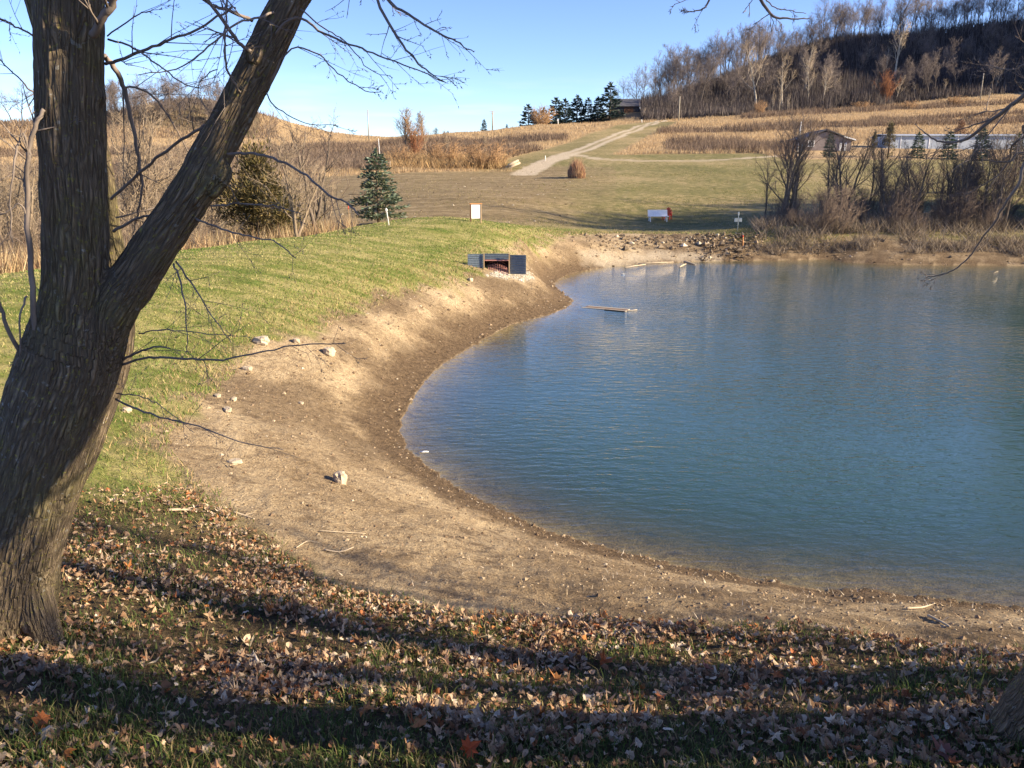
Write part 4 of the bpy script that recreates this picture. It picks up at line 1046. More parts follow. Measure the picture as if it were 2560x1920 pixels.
def board_sign():
    p = ground(1028, 481); s = p.y/F
    t = thing('notice_board', p, 'white notice board in a brown wooden frame on two legs at the dam crest', 'notice board', None, .25)
    w, h = 22*s, 31*s
    B = MB(); B.box((0, -.012, 7*s+h/2), (w-.06, .012, h-.05)); B.build('board', M['white_paint'], t)
    B = MB(); B.box((0, .012, 7*s+h/2), (w-.02, .03, h-.02)); B.build('backing', M['wood'], t)
    for sx in (-1, 1):
        B = MB(); B.box((sx*w/2, 0, (h+7*s)/2-.1), (.045, .075, h+7*s+.2), 0, .005); B.build('leg', M['dark_wood'] if sx < 0 else M['wood'], t)
    B = MB(); B.box((0, 0, 7*s+h+.012), (w+.10, .10, .035), 0, .006); B.build('top_rail', M['orange_wood'], t)
    rr = random.Random(3)                                       # too small to read in the photograph: faint grey lines of print
    return t
board_sign()
def bench():
    p = ground(1421, 479); s = p.y/F*1.02
    t = thing('bench', p, 'white bench with a broad slanted back on the shaded far lawn', 'bench', None, .06)
    w = 41*s
    B = MB(); B.box((0, .22, .66*1.0), (w, .035, .50), 0, .008, -.35); B.build('backrest', M['white_paint'], t)
    B = MB(); B.box((0, -.08, .42), (w*1.05, .44, .04), 0, .008); B.build('seat', M['white_paint'], t)
    for sx in (-1, 1):
        B = MB(); x0 = sx*w*.40
        B.poly([(x0, -.27, 0), (x0, -.19, 0), (x0, -.12, .40), (x0, -.22, .40)], (.06*sx, 0, 0))
        B.poly([(x0, .30, 0), (x0, .38, 0), (x0, .22, .44), (x0, .10, .44)], (.06*sx, 0, 0))
        B.poly([(x0, -.20, .19), (x0, .32, .19), (x0, .32, .25), (x0, -.20, .25)], (.05*sx, 0, 0))
        B.build('leg', M['white_paint'], t, True)
    q = ground(1440, 477)+Vector((.12, .55, 0)); q.z = g1(q.x, q.y)
    t2 = thing('chair', q, 'red slatted garden chair with a rounded back behind the white bench', 'chair', None, -.5)
    B = MB(); B.box((0, -.05, .34), (.52, .5, .05), 0, .01); B.build('seat', M['red_paint'], t2)
    B = MB()
    for i in range(5):
        xx = (i-2)*.105; hgt = .62-.045*(i-2)**2
        B.box((xx, .24+.02, .34+hgt/2), (.09, .03, hgt), 0, .008, -.22)
    B.build('backrest', M['red_paint'], t2)
    for sx in (-1, 1):
        for yy, hg in ((-.28, .54), (.22, .48)):
            B = MB(); B.box((sx*.29, yy, hg/2), (.05, .09, hg), 0, .006); B.build('leg', M['red_paint'], t2)
        B = MB(); B.box((sx*.30, -.05, .56), (.11, .66, .035), 0, .008); B.build('armrest', M['red_paint'], t2)
bench()
def twin_post():
    p = ground(1593, 498); s = p.y/F; t = thing('marker_post', p, 'thin grey post carrying two pale square panels on the dark lawn', 'post')
    B = MB(); B.tube([(0, 0, -.2), (0, 0, 37*s)], [.022, .022], 8); B.build('pole', M['shaded_grey_paint'], t)
    for sx in (-1, 1):
        B = MB(); B.box((sx*4.6*s, 0, 22*s), (6.4*s, .05, 8*s), 0, .008); B.build('panel', M['shaded_grey_paint'], t)
    B = MB(); B.box((0, 0, 35*s), (3.0*s, .07, 7*s), 0, .008); B.build('cap', M['shaded_grey_paint'], t)
twin_post()
def stake(u0, v0, u1, v1, w, mat, label, cap=None, name='stake', D=None):
    p = ground(u0, v0) if D is None else on(u0, D); q = at(u1, v1, p.y); d = q-p
    t = thing(name, p, label, 'stake')
    B = MB(); B.tube([Vector((0, 0, -.15)), d*.93, d], [w, w, w*.45], 4); B.build('shaft', M[mat], t)
    if cap:
        B = MB()
        if cap == 'block': B.box(d*.88, (w*4.2, w*2.6, w*4.5), 0, .01)
        else: B.tube([d*.86, d*.985], [w*1.25, w*1.05], 4)
        B.build('cap', M['white_paint' if cap == 'block' else 'red_paint'], t)
stake(841, 487, 834, 449, .020, 'white_paint', 'leaning white stake with a square head in front of the blue spruce', 'block')
stake(1605, 538, 1605, 508, .030, 'orange_wood', 'orange topped wooden stake in the rubble on the far bank', 'tip')
stake(757, 472, 752, 444, .020, 'wood', 'red tipped wooden stake left of the blue spruce', 'tip', D=46)
stake(1206, 270, 1205, 258, .12, 'white_paint', 'white marker post in tawny grass below the row of pines', 'block', D=252)
stake(1387, 264, 1386, 258, .10, 'white_paint', 'small white stub at the top of the gravel road', None, D=252)
stake(1178, 341, 1178, 336, .06, 'white_paint', 'tiny white stub in front of the dark brush left of the road', None, D=122)
def pole(u, v0, v1, D, r, label, arms=0, mat='pole_wood', name='utility_pole', cat='utility pole', lean=0.0):
    p = on(u, D); top = at(u, v1, D); t = thing(name, p, label, cat)
    d = Vector((lean*D/F, 0, top.z-p.z)); B = MB(); B.tube([Vector((0, 0, -.3)), d], [r, r*.7], 8); B.build('shaft', M[mat], t)
    for k in range(arms):
        c = d*(1-.02-.10*k); B = MB(); B.box((c.x, c.y, c.z), (1.9 if k == 0 else 1.1, .12, .14), .3, .01); B.build('crossarm', M[mat], t)
    return t
pole(1466, 256, 208, 258, .22, 'plain wooden utility pole beside the top of the gravel road')
pole(2117, 214, 158, 276, .20, 'wooden utility pole standing against the dark wooded bluff')
pole(1064, 282, 240, 262, .24, 'utility pole with crossarms on the tawny ridge against the sky', 2)
pole(797, 302, 237, 268, .2, 'tall thin pale mast on the skyline left of the bare tree trio', 0, 'pole_wood', 'mast', 'mast')
pole(1722, 332, 263, 128, .10, 'white weathered pole in front of the tawny slope left of the grey house', 0, 'white_paint', 'pole', 'pole', 3)
pole(823, 345, 299, 118, .05, 'thin white rod rising behind the blue spruce top', 0, 'white_paint', 'pole', 'pole', -3)
p = ground(1112, 366); s = p.y/F
for i, (dx, dy, dz, lab) in enumerate([(0, 0, .16, 'cream log lying lowest in the small log stack'), (-.5, .7, .16, 'cream log at the back of the small log stack'), (-.2, .35, .46, 'cream log on top of the small log stack')]):
    B = MB(); L = 27*s; a = .55
    B.tube([(-L/2, 0, 0), (0, .05, .03), (L/2, 0, 0)], [.17, .16, .15], 10); o = B.build('log', M['drift']); c_ = p+Vector((dx, dy, 0))
    o.location = (c_.x, c_.y, g1(c_.x, c_.y)+dz+.35); o.rotation_euler = (0, -.40, a); tag(o, lab, 'log', 'pale logs stacked by the road')
def small_frame():
    p = on(833, 112); s = p.y/F; t = thing('rail_fence', p, 'short pale wooden rail fence in dry grass beside the spruce top', 'fence')
    for dx in (-10, 10):
        B = MB(); B.box((dx*s, 0, .6), (.14, .14, 1.5), 0, .01); B.build('post', M['drift'], t)
    for zz in (.5, 1.1):
        B = MB(); B.box((0, -.09, zz), (22*s, .05, .12), 0, .01); B.build('rail', M['drift'], t)
small_frame()

# floating plank, driftwood and foam
def plank():
    a, b = atz(1262, 661, .02), atz(1358, 670, .02); c = (a+b)/2; d = b-a
    t = thing('floating_dock', (c.x, c.y, .0), 'half sunk plank raft floating near the point of the bank', 'raft', None, math.atan2(d.y, d.x))
    L = d.length
    for i in range(3):
        B = MB(); B.box((0, (i-1)*.17, .001), (L*(1 if i == 0 else .93), .16, .03), 0, .006); o = B.build('plank', M['pole_wood'] if i != 1 else M['dark_wood'], t); o.rotation_euler = (0, -.012, 0)
    B = MB(); B.box((L*.27, -.285, .002), (L*.44, .05, .05), 0, .006); B.build('edge_beam', M['dark'], t)
    B = MB(); B.tube([(L*.5-.05, -.2, .015), (L*.5+.22, .2, .03)], [.014, .01], 5); B.build('rod', M['drift'], t)
plank()
for (a, b, r, lab) in [((1350,578),(1395,571),.03,'pale driftwood pole half in the water at the far shore'),((1378,570),(1455,566),.03,'long pale driftwood log along the far water line'),
                       ((1468,577),(1482,570),.04,'short driftwood piece at the far shore, left of the crossed one'),((1478,565),(1502,572),.045,'short driftwood piece lying crosswise in the far shallows'),
                       ((2156,586),(2146,591),.010,'pale stick floating under the drooping branch')]:
    P, Q = atz(*a, .03), atz(*b, .03); B = MB(); m_ = (P+Q)/2; B.tube([P-m_, Vector((0, .02, .01)), Q-m_], [r, r*.9, r*.6], 7)
    o = B.build('driftwood', M['drift']); o.location = m_; tag(o, lab, 'driftwood', 'driftwood along the far shore')
for i, (uu, vv, s, lab) in enumerate([(915,976,.055,'white foam scrap floating off the bank'),(884,998,.035,'smaller white foam scrap close to the water line'),(1345,592,.06,'white scrap floating near the far driftwood')]):
    p = atz(uu, vv, .0); rr = random.Random(i); B = MB(); P = [Vector((math.cos(a)*s*rr.uniform(.7, 1.6), math.sin(a)*s*rr.uniform(.4, .9), .0)) for a in np.linspace(0, 6.0, 9)]
    B.poly(P, (0, 0, .007)); o = B.build('foam_scrap', M['foam']); o.location = (p.x, p.y, .002); tag(o, lab, 'foam scrap')
x, y, z, u, v, r_ = scatter(60000, 30, 50, -.1, .42, 61)          # the rubble heap on the far bank
hd = smooth(1480, 1560, u)*smooth(1660, 1630, u)+.55*smooth(1220, 1400, u)*smooth(1560, 1540, u)*smooth(548, 530, v); insd = zone(x, y, ins.astype(float))
kp = (r_.rand(len(x)) < hd*.5) & (v > 508) & (v < 566) & (insd < .5); x, y, z = x[kp], y[kp], z[kp]; n = len(x)
s = .04*np.exp(.7*r_.randn(n)); s = np.minimum(s, .26)
rb = stones('rubble', x, y, z+.22*r_.rand(n)*smooth(1480, 1560, u[kp]), s, pal(r_, n, [(.31,.235,.15),(.22,.165,.105),(.12,.09,.06),(.55,.47,.35),(.26,.19,.12)], [.3,.27,.2,.07,.16]), r_, M['leaf'], .75); tag(rb, kind='stuff')
x, y, z, u, v, r_ = scatter(2600, 48, 110, -.3, .16, 62, -.2)   # clods and stones over the brown field
fz = zone(x, y, field); kp = fz > .6; x, y, z = x[kp], y[kp], z[kp]; n = len(x)
cl_ = stones('field_clods', x, y, z, np.minimum(.035*np.exp(.7*r_.randn(n)), .14), pal(r_, n, [(.27,.21,.125),(.19,.145,.09),(.50,.43,.32)], [.5,.28,.22]), r_, M['leaf'], .6); tag(cl_, kind='stuff')

# ---------------------------------------------------------------- house, long building and barn
def house():
    D = 136; p = on(1785, D); s = D/F; t = thing('house', p, 'grey single storey gable house with a white window behind the bare trees', 'house', None, .0)
    w, dpt, hw, hr = 96*s, 8.0, 25*s, 41*s; x0, x1_ = -46*s, 50*s; xm = -4*s
    B = MB(); B.poly([(x0, 0, -1), (x1_, 0, -1), (x1_, 0, hw*.86), (xm, 0, hr-.25), (x0, 0, hw)], (0, dpt, 0)); B.build('wall', M['siding'], t, True)
    B = MB()
    for (xa, za, xb, zb) in ((x0-.45, hw-.18, xm, hr), (xm, hr, x1_+.5, hw*.86-.15)):
        B.poly([(xa, -.4, za), (xb, -.4, zb), (xb, -.4, zb+.16), (xa, -.4, za+.16)], (0, dpt+.8, 0))
    B.build('roof', M['roofing'], t, True)
    B = MB()
    for (xa, za, xb, zb) in ((x1_-18*s, hw*.86+.42, x1_+.55, hw*.86-.10),): B.poly([(xa, -.44, za), (xb, -.44, zb), (xb, -.44, zb+.2), (xa, -.44, za+.2)], (0, .035, 0))
    B.build('gutter', M['white_paint'], t, True)
    f = MB(); fx, fz, fw, fh = -33*s, 14*s, 12*s, 11*s
    for a in (-1, 1): f.box((fx+a*fw/2, -.06, fz), (.12, .1, fh+.12)); f.box((fx, -.06, fz+a*fh/2), (fw-.12, .1, .12))
    f.box((fx, -.06, fz), (.1, .09, fh-.12)); fo = f.build('window', M['white_paint'], t, True)
    B = MB(); B.box((fx, -.03, fz), (fw-.1, .04, fh-.1)); B.build('pane', M['glass'], fo, True)
    B = MB()
    for a in (28, 38): B.box((a*s, -.05, 8*s), (.35, .09, 16*s))
    B.build('porch_post', M['white_paint'], t, True)
    B = MB(); B.box((33*s, -.03, 7*s), (8.5*s, .05, 14*s)); B.build('door', M['dark_wood'], t, True)
    B = MB(); B.box((x0-7*s, .4, 6*s), (11*s, .3, 14*s), 0, .03); o = B.build('tarp', M['teal']); o.location = p; tag(o, 'teal board leaning at the left end of the grey house', 'board')
house()
def long_building():
    D = 150; a = on(1925, D); s = D/F; t = thing('long_shed', on(2080, D), 'long low blue grey metal building behind the row of small evergreens', 'building')
    L = 560*s; x0 = -160*s; h = 27*s
    B = MB(); B.box((x0+L/2, 3, h/2-.6), (L, 6, h+1.2)); B.build('wall', M['blue_metal'], t, True)
    B = MB(); B.poly([(x0-.3, -.35, h-.05), (x0-.3, 3, h+.30), (x0-.3, 6.4, h-.05), (x0-.3, 6.4, h+.05), (x0-.3, 3, h+.42), (x0-.3, -.35, h+.07)], (L+.6, 0, 0)); B.build('roof', M['blue_metal'], t, True)
    for i in range(9):
        B = MB(); B.box((x0+L*(i+.5)/9.5, -.03, h*.5), (.16, .05, h)); B.build('wall_strip', M['white_paint'], t, True)
long_building()
def barn():
    D = 305; p = on(1352, D); s = D/F; t = thing('barn', p, 'dark barn roof at the foot of the wooded bluff beside the pine row', 'barn')
    w, h = 56*s, 29*s
    B = MB(); B.box((0, 4, h*.22), (w, 8, h*.55)); B.build('wall', M['barn'], t, True)
    B = MB(); B.poly([(-w/2-.5, -.6, h*.42), (-w/2-.2, 4, h), (-w/2-.5, 8.6, h*.42)], (w+1, 0, 0)); B.build('roof', M['roofing'], t, True)
    B = MB(); B.box((w*.1, -.06, h*.18), (3.4, .08, h*.42)); B.build('door', M['dark_wood'], t, True)
barn()

# ---------------------------------------------------------------- evergreens
G1 = [(.050,.085,.055),(.075,.115,.080),(.105,.145,.110),(.035,.060,.035)]
GB = [(.12,.165,.115),(.08,.115,.075),(.18,.225,.17),(.05,.07,.04),(.11,.125,.06)]
GO = [(.13,.105,.04),(.17,.13,.05),(.085,.075,.03),(.21,.155,.07),(.055,.052,.022)]
p = on(818, 49.5); s = p.y/F
plant('blue_spruce', conifer(5, 150*s, 50*s, GB, .10, 19, 9, 34, .062, .020, -.02, .6, .60, 'blue_spruce'), TF, p, 'blue green spruce standing alone at the far end of the dam', 'spruce')
cm = [conifer(20+i, 10, 3.0, [(.03,.05,.045),(.045,.07,.06),(.06,.085,.075)], .07, 13, 7, 18, .10, .035, .18, .35, .9, 'pine_tree') for i in range(3)]
pw = [(1141,272,226),(1158,268,234),(1175,268,232),(1201,262,213),(1220,262,216),(1246,262,216),(1270,260,222),(1291,254,218),(1317,250,195)]
lab = ['leftmost dark pine of the row, its left side open to the sky','dark pine just behind the round tan shrub, left half','dark pine just behind the round tan shrub, right half','broad dark pine right of the round tan shrub',
       'fifth dark pine of the row from the left, slimmer than its left neighbour','dark pine with a wide crown in the middle right of the row','thin gappy dark pine with a low bush at its foot','rounded dark pine standing apart with sky on both sides','tallest dark pine of the row, touching the barn']
for i, (uu, v0, v1) in enumerate(pw):
    p = on(uu, 298+R.uniform(-4, 4)); h = (v0-v1)*298/F*1.16+.5
    if i < 3: r_0 = plant('pine_tree', cm[i], TF, p, lab[i], 'pine', 'dark pines in a row on the ridge', R.uniform(0, 6), (h/10*1.3, h/10*1.3, h/10)); cm[i] = (cm[i], r_0)
    else: dup(cm[i % 3][1], p, lab[i], 'dark pines in a row on the ridge', R.uniform(0, 6), (h/10*R.uniform(1.15, 1.5), h/10*R.uniform(1.15, 1.5), h/10))
for uu, v0, v1, D, l_ in [(1046,284,262,262,'small lone pine left of the ridge utility pole'),(1095,277,268,262,'tiny young pine right of the ridge utility pole'),(968,290,274,300,'small dark topped pine behind the young bare tree on the ridge')]:
    h = (v0-v1)*D/F+.4; dup(cm[1][1], on(uu, D), l_, None, 1.0, (h/10, h/10, h/10))
jm = juniper(31, 4, 1.6, [(.03,.045,.03),(.045,.06,.04)], 2200); h = 4.2
plant('juniper', jm, TF, on(942, 268), 'low dark rounded juniper on the ridge right of the bare tree trio', 'juniper', None, 0, (1.15, 1, .62))
p = on(562, 38); jo = juniper(33, 4.6, 2.5, GO, 12000); plant('juniper', jo, TF, p, 'big olive brown juniper behind the dam, partly behind the leaning limb', 'juniper', None, 0, (1.1, 1, .95))
sm = [conifer(60+i, 5, 1.5, G1, .04, 14, 8, 18, .085, .032, .12, .35, .75, 'spruce') for i in range(2)]
ev = [(1980,333,288,'small dark spruce at the left part of the long building'),(2046,335,285,'wide spruce in front of the middle of the long building, below the rust tree'),(2116,334,276,'tallest green spruce before the long building'),(2193,333,283,'spruce before the long building at the frame edge')]
for i, (uu, v0, v1, l_) in enumerate(ev):
    D = 126; p = on(uu, D); h = (v0-v1)*D/F*1.1
    if i < 2: q_ = plant('spruce', sm[i], TF, p, l_, 'spruce', 'small spruces before the long building', i*1.3, (h/5*1.1, h/5*1.1, h/5)); sm[i] = (sm[i], q_)
    else: dup(sm[i % 2][1], p, l_, 'small spruces before the long building', i*1.7, (h/5, h/5, h/5))
dup(sm[0][1], on(1790, 120), 'rounded dark evergreen in front of the grey house', None, .4, (.62, .62, .66))
jb = juniper(35, 5, 1.25, [(.15,.13,.075),(.20,.165,.10),(.10,.095,.05)], 3200)
plant('juniper', jb, TF, on(1917, 122), 'tall narrow olive tan juniper left of the long building', 'juniper', None, 0, (1, 1, 1.05))
q_ = plant('juniper', jb, TF, on(1885, 124), 'thin brownish juniper just right of the grey house', 'juniper', None, 2, (.6, .6, .75))
jr = juniper(36, 5, 1.9, [(.22,.12,.075),(.28,.16,.10),(.16,.085,.05)], 3200)
plant('rust_tree', jr, TF, on(2071, 160), 'round rust brown tree on the tawny slope above the long building', 'tree', None, 0, (1, 1, .95))

# ---------------------------------------------------------------- bare trees, far to near
far_m = [bare_tree(200+i, 18, .20+.03*(i % 3), .22+.07*(i % 3), .34+.04*(i % 4), 15, 7, 5, 4, .030, 1+(i == 4), .10, .08, .14, .85, 'bluff_tree') for i in range(6)]
pale_m = [bare_tree(220+i, 18, .30, .28, .34, 12, 6, 4, 3, .04, 1, .10, .10, .12, .8, 'pale_tree', 'pale_bark', 'pale_twig') for i in range(3)]
protos = {}
def far_tree(kind, i, loc, h, label, group, wide=1.0, name=None):
    ms = {'f': far_m, 'p': pale_m}[kind]; k = (kind+(name or ''), i % len(ms)); s = (h/18*wide, h/18*wide, h/18)
    if k not in protos:
        protos[k] = plant(name or 'bare_tree', ms[k[1]], TC, loc, label, 'tree', group, R.uniform(0, 6), s); return protos[k]
    return dup(protos[k], loc, label, group, R.uniform(0, 6), s)
sky_line = [(1345,238,150+18),(1362,238,175),(1378,240,160),(1392,238,150),(1408,232,140),(1420,228,138),(1436,225,128),(1450,222,120),(1466,216,110),(1480,212,106),(1496,206,100),(1512,200,108),(1528,192,100),
            (1545,186,88),(1560,178,80),(1575,172,62),(1590,166,58),(1606,160,52),(1622,152,48),(1640,146,60),(1660,138,66),(1676,132,70),(1690,126,60),(1706,120,48),(1722,114,40),(1740,106,28),(1758,99,20),(1776,93,14),(1795,88,10),(1815,86,4),(1836,84,0),
            (1858,83,2),(1880,82,-4),(1902,81,-8),(1925,80,-6),(1948,78,-12),(1970,74,-10),(1992,70,-16),(2015,66,-18),(2036,63,-14),(2058,60,-20),(2080,57,-24),(2102,54,-22),(2125,52,-28),(2148,50,-30),(2170,47,-26),(2192,45,-32),(2212,43,-36),(2235,40,-36)]
for i, (uu, v0, v1) in enumerate(sky_line):
    for k in range(3 if uu > 1400 else 1):
        u2 = uu+R.uniform(-8, 8)+k*7; D = 350+(uu-1345)*.065+R.uniform(-6, 10)+k*R.uniform(4, 16); p = on(u2, D); hh_ = (v0-v1)*D/F*R.uniform(.55, 1.12)
        if k == 2 and uu > 1470: p = ground(u2, v0+R.uniform(3, 34), 230); hh_ *= .85
        far_tree('f', R.randrange(6), p, max(hh_, 9), 'grey brown bare tree in the row on the skyline of the wooded bluff', 'bare trees along the bluff skyline')
k = 0
while k < 84:
    uu = R.uniform(1440, 2240); vt = vline([(1440,236),(1586,172),(1790,98),(1942,88),(2240,52)], uu); vb = float(vline([(1380,262),(1500,254),(1600,248),(1750,238),(1900,228),(2050,210),(2240,196)], uu))
    v0 = R.uniform(vt+6, vb); p = ground(uu, v0, 230)
    if p.y < 250: continue
    far_tree('f', R.randrange(6), p-Vector((0, 0, .4)), R.uniform(9, 15), 'dark bare tree in the dense woods on the shaded face of the bluff', 'bare trees on the shaded bluff face', R.uniform(.8, 1.2)); k += 1
for i, (uu, v0, v1, l_) in enumerate([(1932,170,50,'huge pale spreading tree high on the bluff face, lit by the sun'),(1746,226,140,'pale forked tree near the foot of the bluff, white limbs spreading'),(1632,235,108,'tall slim pale tree at the left foot of the bluff'),
      (1738,205,104,'tan round crowned tree above the white forked one'),(1690,235,130,'thin pale tree with broken limbs between the slim tree and the forked tree'),(1776,228,150,'thin white trunked tree right of the white forked one'),
      (1915,150,104,'small tan bushy tree left of the huge pale tree'),(1872,140,108,'small cream tree on the dark upper face of the bluff'),(1936,220,170,'low pale tree right of the rust coloured tree'),(1975,206,176,'small tan tree at the foot of the bluff'),
      (2040,198,172,'small pale tree left of the bluff foot pole'),(2150,196,150,'tan sapling right of the bluff foot pole'),(1668,246,200,'pale dead stem at the prairie edge with short upright branches'),(1684,246,196,'second pale dead stem at the prairie edge, taller than its left neighbour'),(1700,246,206,'third pale dead stem at the prairie edge, bushiest of the set'),(1390,258,238,'small round tan tree beside the top of the gravel road')]):
    p = ground(uu, v0, 230); far_tree('p', i, p, max((v0-v1)*p.y/F, 4), l_, 'sunlit pale trees on and below the bluff', R.uniform(.9, 1.15) if i not in (12, 13, 14) else .55)
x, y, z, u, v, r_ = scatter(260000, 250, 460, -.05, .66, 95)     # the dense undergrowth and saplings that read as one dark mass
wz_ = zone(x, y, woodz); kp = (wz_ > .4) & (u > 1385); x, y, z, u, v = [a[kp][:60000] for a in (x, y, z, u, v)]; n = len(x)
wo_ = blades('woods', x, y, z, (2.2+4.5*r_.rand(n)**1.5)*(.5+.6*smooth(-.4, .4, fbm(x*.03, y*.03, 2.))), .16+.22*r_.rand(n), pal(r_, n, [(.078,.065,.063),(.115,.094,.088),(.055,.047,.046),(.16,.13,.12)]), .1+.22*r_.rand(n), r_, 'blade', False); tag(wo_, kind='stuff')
x, y, z, u, v, r_ = scatter(60000, 270, 400, -.62, -.2, 96)       # brown scrub over the small hill on the left
kp = (v < 300) & (u < 600) & (r_.rand(len(x)) < .6); x, y, z = x[kp][:16000], y[kp][:16000], z[kp][:16000]; n = len(x)
hs_ = blades('scrub', x, y, z, .6+2.2*r_.rand(n)**2, .16+.2*r_.rand(n), pal(r_, n, [(.24,.17,.115),(.19,.135,.095),(.32,.24,.16),(.14,.10,.075)]), .2+.4*r_.rand(n), r_, 'blade', False); tag(hs_, kind='stuff')
rst = shrub(240, 8, 40, .35, .05, 14, 'rust_twig', 'rust_tree_crown')
plant('rust_tree', [rst], ['crown'], ground(1912, 222, 230), 'rust orange leafed tree at the foot of the dark bluff', 'tree', None, 0, (1.0, 1.0, 1.35))
for i, (uu, D, v0, v1, l_) in enumerate([(50,300,272,192,'round crowned grey tree on the far left field, left of the big trunk'),(28,308,272,205,'smaller grey tree left of the round crowned one on the far field')]):
    p = on(uu, D); far_tree('f', i+1, p, (v0-v1)*D/F, l_, 'trees on the far left field', 1.5)
for i in range(64):
    uu = R.uniform(235, 520); D = R.uniform(300, 338); p = on(uu, D); far_tree('f', R.randrange(6), p, R.uniform(7, 13), 'brown bare tree on the small hill seen between the maple stems', 'bare trees on the small left hill', 1.3, 'hill_tree')
mid_m = [bare_tree(260+i, 10, .20, .24, .36, 14, 7, 6, 4, .026, 1, .03, .12, .09, .65, 'ridge_tree', 'thicket_bark', 'tan_twig' if i == 1 else 'thicket_twig') for i in range(3)]
for i, (uu, D, v0, v1, l_) in enumerate([(879,135,345,253,'left bare tree of the trio, tall with a vase shaped crown'),(896,135,345,268,'middle tree of the trio, still holding rust brown leaves'),(920,136,345,262,'right bare tree of the trio, slim and grey')]):
    p = on(uu, D); h = (v0-v1)*D/F; plant('bare_tree', mid_m[i], TC, p, l_, 'tree', 'bare trees in the brush above the brown field', i*1.1, (h/10*1.25, h/10*1.25, h/10*1.1))
rl_ = shrub(266, 5, 30, .3, .022, 14, 'rust_twig', 'rust_leaves'); o = bpy.data.objects.new('rust_foliage', rl_); C.objects.link(o); o.location = on(896, 134.6); o.scale = (1, 1, 1.2); tag(o, 'rust brown shrub mixed into the middle tree of the trio', 'shrub')
for uu, D, v0, v1, l_ in [(967,140,338,288,'young bare tree with a small dark tuft right of the trio'),(1050,138,336,298,'small thin bare tree left of the log stack')]:
    p = on(uu, D); h = (v0-v1)*D/F; q_ = plant('bare_tree', mid_m[2], TC, p, l_, 'tree', None, 2, (h/10*1.1, h/10*1.1, h/10))

# the thicket behind the dam
th_m = [bare_tree(300+i, 7, .115, .15, .36, 10, 6, 4, 3, .012, 3 if i % 2 == 0 else 1, .12, .09, .17, .7, 'thicket_tree', 'brush_bark' if i % 2 else 'thicket_bark', 'brush_twig' if i % 2 else 'thicket_twig') for i in range(5)]
tl = [(318,33,205,0,1.0,'pale many stemmed tree seen between the maple stem and its leaning limb'),(290,38,230,2,.9,'slender pale tree beside the maple stem, mostly hidden'),(385,36,225,4,.9,'grey bare tree behind the leaning limb, over the olive juniper'),
      (455,40,240,2,.9,'bare tree left of the olive juniper with fine pale twigs'),(632,42,232,1,1.1,'crooked bare tree right of the olive juniper, tall with few limbs'),(668,40,240,3,1.0,'straight bare tree between the crooked and the leaning one'),
      (690,38,240,1,1.15,'leaning bare tree at the right end of the thicket'),(600,46,220,3,1.0,'bare tree at the back of the thicket, reaching into the sky'),(520,48,210,1,1.0,'thin bare tree behind the olive juniper'),
      (40,30,300,2,1.0,'pale tangle of stems left of the big trunk'),(5,34,330,0,1.0,'bare tree at the left frame edge'),(85,38,280,4,1.0,'bare sapling just left of the big trunk'),(255,44,240,3,1.0,'bare tree directly right of the second maple stem')]
tp = {}
for uu, D, vt, k, wd, l_ in tl:
    p = on(uu, D); top = at(uu, vt, D); h = max(top.z-p.z, 2.5); s = (h/7*wd, h/7*wd, h/7)
    if k not in tp: tp[k] = plant('thicket_tree', th_m[k], TC, p, l_, 'tree', 'bare trees in the thicket behind the dam', R.uniform(0, 6), s)
    else: dup(tp[k], p, l_, 'bare trees in the thicket behind the dam', R.uniform(0, 6), s)
for i in range(24):
    uu = R.choice([R.uniform(-90, 100), R.uniform(240, 480), R.uniform(480, 720)]); D = R.uniform(30, 52); p = on(uu, D); h = R.uniform(3.2, 6.5); k = R.randrange(5); s = (h/7*1.1, h/7*1.1, h/7)
    if p.z > 2.1 or (500 < uu < 640 and D < 41): continue
    dup(tp[k], p, 'pale bare sapling in the tangled thicket behind the grassy dam', 'pale bare saplings in the thicket', R.uniform(0, 6), s)
sh_m = [shrub(320+i, 2.4, 26, .5, .007, 12, 'thicket_twig' if i < 2 else 'brush_twig', 'shrub') for i in range(3)]
sp_ = {}
def put_shrub(pool, key, p, h, label, group, base, wide=1.0):
    s = (h/base*wide, h/base*wide, h/base); k = (key, R.randrange(len(pool)))
    if k not in sp_: sp_[k] = plant('shrub', [pool[k[1]]], ['stems'], p, label, 'shrub', group, R.uniform(0, 6), s); return
    dup(sp_[k], p, label, group, R.uniform(0, 6), s)
for i in range(90):
    uu = R.uniform(-60, 760); D = R.uniform(26, 46) if uu < 620 else R.uniform(40, 47)
    p = on(uu, D)
    if zone(np.array([p.x]), np.array([p.y]), V)[0] < -50: continue
    if (p.z > 1.75 and uu < 700) or (480 < uu < 650 and D < 41): continue
    put_shrub(sh_m, 't', p, R.uniform(1.3, 2.6)*(1 if uu < 620 else .55), 'leafless twiggy shrub in the thicket behind the grassy dam', 'leafless shrubs in the thicket behind the dam', 2.4)
x, y, z, u, v, r_ = scatter(60000, 20, 60, -.62, -.16, 71)
crest = fbm(x*.25, y*.25, 3.); kp = (z < 1.72+.1*crest) & (zone(x, y, dirt) < .3) & (u < 770) & (r_.rand(len(x)) < .5+.8*crest) & (y > 18+.0*x) & (zone(x, y, field) < .4) & (zone(x, y, sd) < -.5) & (y > vline([(-400,24),(0,20),(400,26),(600,31),(750,37),(800,45)], u)); x, y, z = x[kp], y[kp], z[kp]; n = len(x)
rd = blades('dry_reeds', x, y, z, .35+.75*r_.rand(n), .02+.0004*np.hypot(x, y), pal(r_, n, [(.42,.31,.17),(.34,.23,.13),(.25,.15,.09),(.50,.39,.23)]), .15+.4*r_.rand(n), r_, 'blade', False); tag(rd, kind='stuff')

